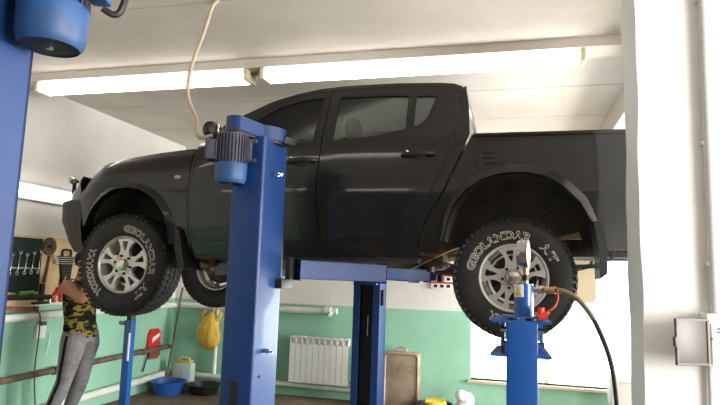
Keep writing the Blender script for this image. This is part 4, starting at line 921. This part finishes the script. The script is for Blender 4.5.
G().tube([H((.075, -.024, -.066)), H((.084, 0, -.064)), H((.075, .024, -.066))], .006, 8).build('lips', mat('lip', s(150, 84, 74), .5), body)
g = G(); bmesh.ops.create_uvsphere(g.bm, u_segments=28, v_segments=18, radius=1)
for v in g.bm.verts: c = v.co.copy(); v.co = H((-.017+c.x*.106*(1 if c.z > -.2 else .99), c.y*.085, .037+c.z*.094))
inv = HM.inverted()
dl = [v for v in g.bm.verts if (lambda q: q.x > .055 and q.z < .075 or q.x > -.02 and q.z < .02 or q.z < -.06)(inv @ v.co)]
bmesh.ops.delete(g.bm, geom=dl, context='VERTS'); bmesh.ops.solidify(g.bm, geom=g.bm.faces[:], thickness=.012)
g.build('hair', HAIR, man, 60)
# tank top
g = G(); T = [(-4.03, .93, .175, .128), (-4.035, .99, .18, .134), (-4.05, 1.08, .164, .122), (-4.07, 1.2, .176, .124), (-4.075, 1.32, .19, .128), (-4.078, 1.37, .185, .118)]
rows = [[Vector((x+b*math.sin(2*PI*k/40)*(1+.03*math.sin(k*1.9+i)), MY+a*math.cos(2*PI*k/40)*(1+.02*math.sin(k*2.3+i*2)), z)) for k in range(40)] for i, (x, z, a, b) in enumerate(T)]
g.rings(rows, False)
for sy in (-1, 1):
    g.grid([[Vector(p)+Vector((0, w_, 0)) for w_ in (-.04, 0, .04)] for p in bez([(-3.955, MY+sy*.10, 1.36), (-3.985, MY+sy*.10, 1.43), (-4.07, MY+sy*.10, 1.478), (-4.15, MY+sy*.10, 1.45), (-4.195, MY+sy*.10, 1.36)], 5)])
bmesh.ops.solidify(g.bm, geom=g.bm.faces[:], thickness=-.006)
g.build('tank_top', CAMO, man, 60)
g = G(); limb(g, [(-4.03, MY, .87), (-4.035, MY, .93), (-4.037, MY, .97)], [(.16, .118), (.17, .125), (.165, .12)], 24); legs(g, .006, False)
pj = remesh(g, 'trousers', JEANS, man, .011, 5)
y = MY-.10
g = G(); rows = []
for (x, z, a) in ((-4.03, .95, .087), (-4.03, .86, .106), (-4.05, .72, .096), (-4.09, .52, .072), (-4.12, .44, .073), (-4.25, .16, .058), (-4.275, .09, .052)):
    rows.append([Vector((x+.0+dx, y-a*1.005+abs(dx)*.3, z)) for dx in (-.016, -.005, .005, .016)])
rows = [[p.lerp(q, t) for p, q in zip(r0, r1)] for r0, r1 in zip(rows, rows[1:]) for t in (0, .25, .5, .75)]+[rows[-1]]
g.grid(rows); bmesh.ops.solidify(g.bm, geom=g.bm.faces[:], thickness=.02); g.build('side_stripe', STRIPE, pj)
for sy, fx in ((-1, -4.28), (1, -4.23)):
    g = G(); yy = MY+sy*.10
    limb(g, [(fx-.06, yy, .045), (fx, yy, .06), (fx+.08, yy, .05), (fx+.15, yy, .04), (fx+.2, yy, .035)], [(.036, .044), (.042, .058), (.046, .046), (.046, .036), (.032, .026)]); g.ell((fx-.055, yy, .045), (.04, .036, .043)); g.ell((fx+.19, yy, .035), (.04, .036, .03))
    remesh(g, 'shoe', SHOE, man, .009, 3)
man.location.x += .03
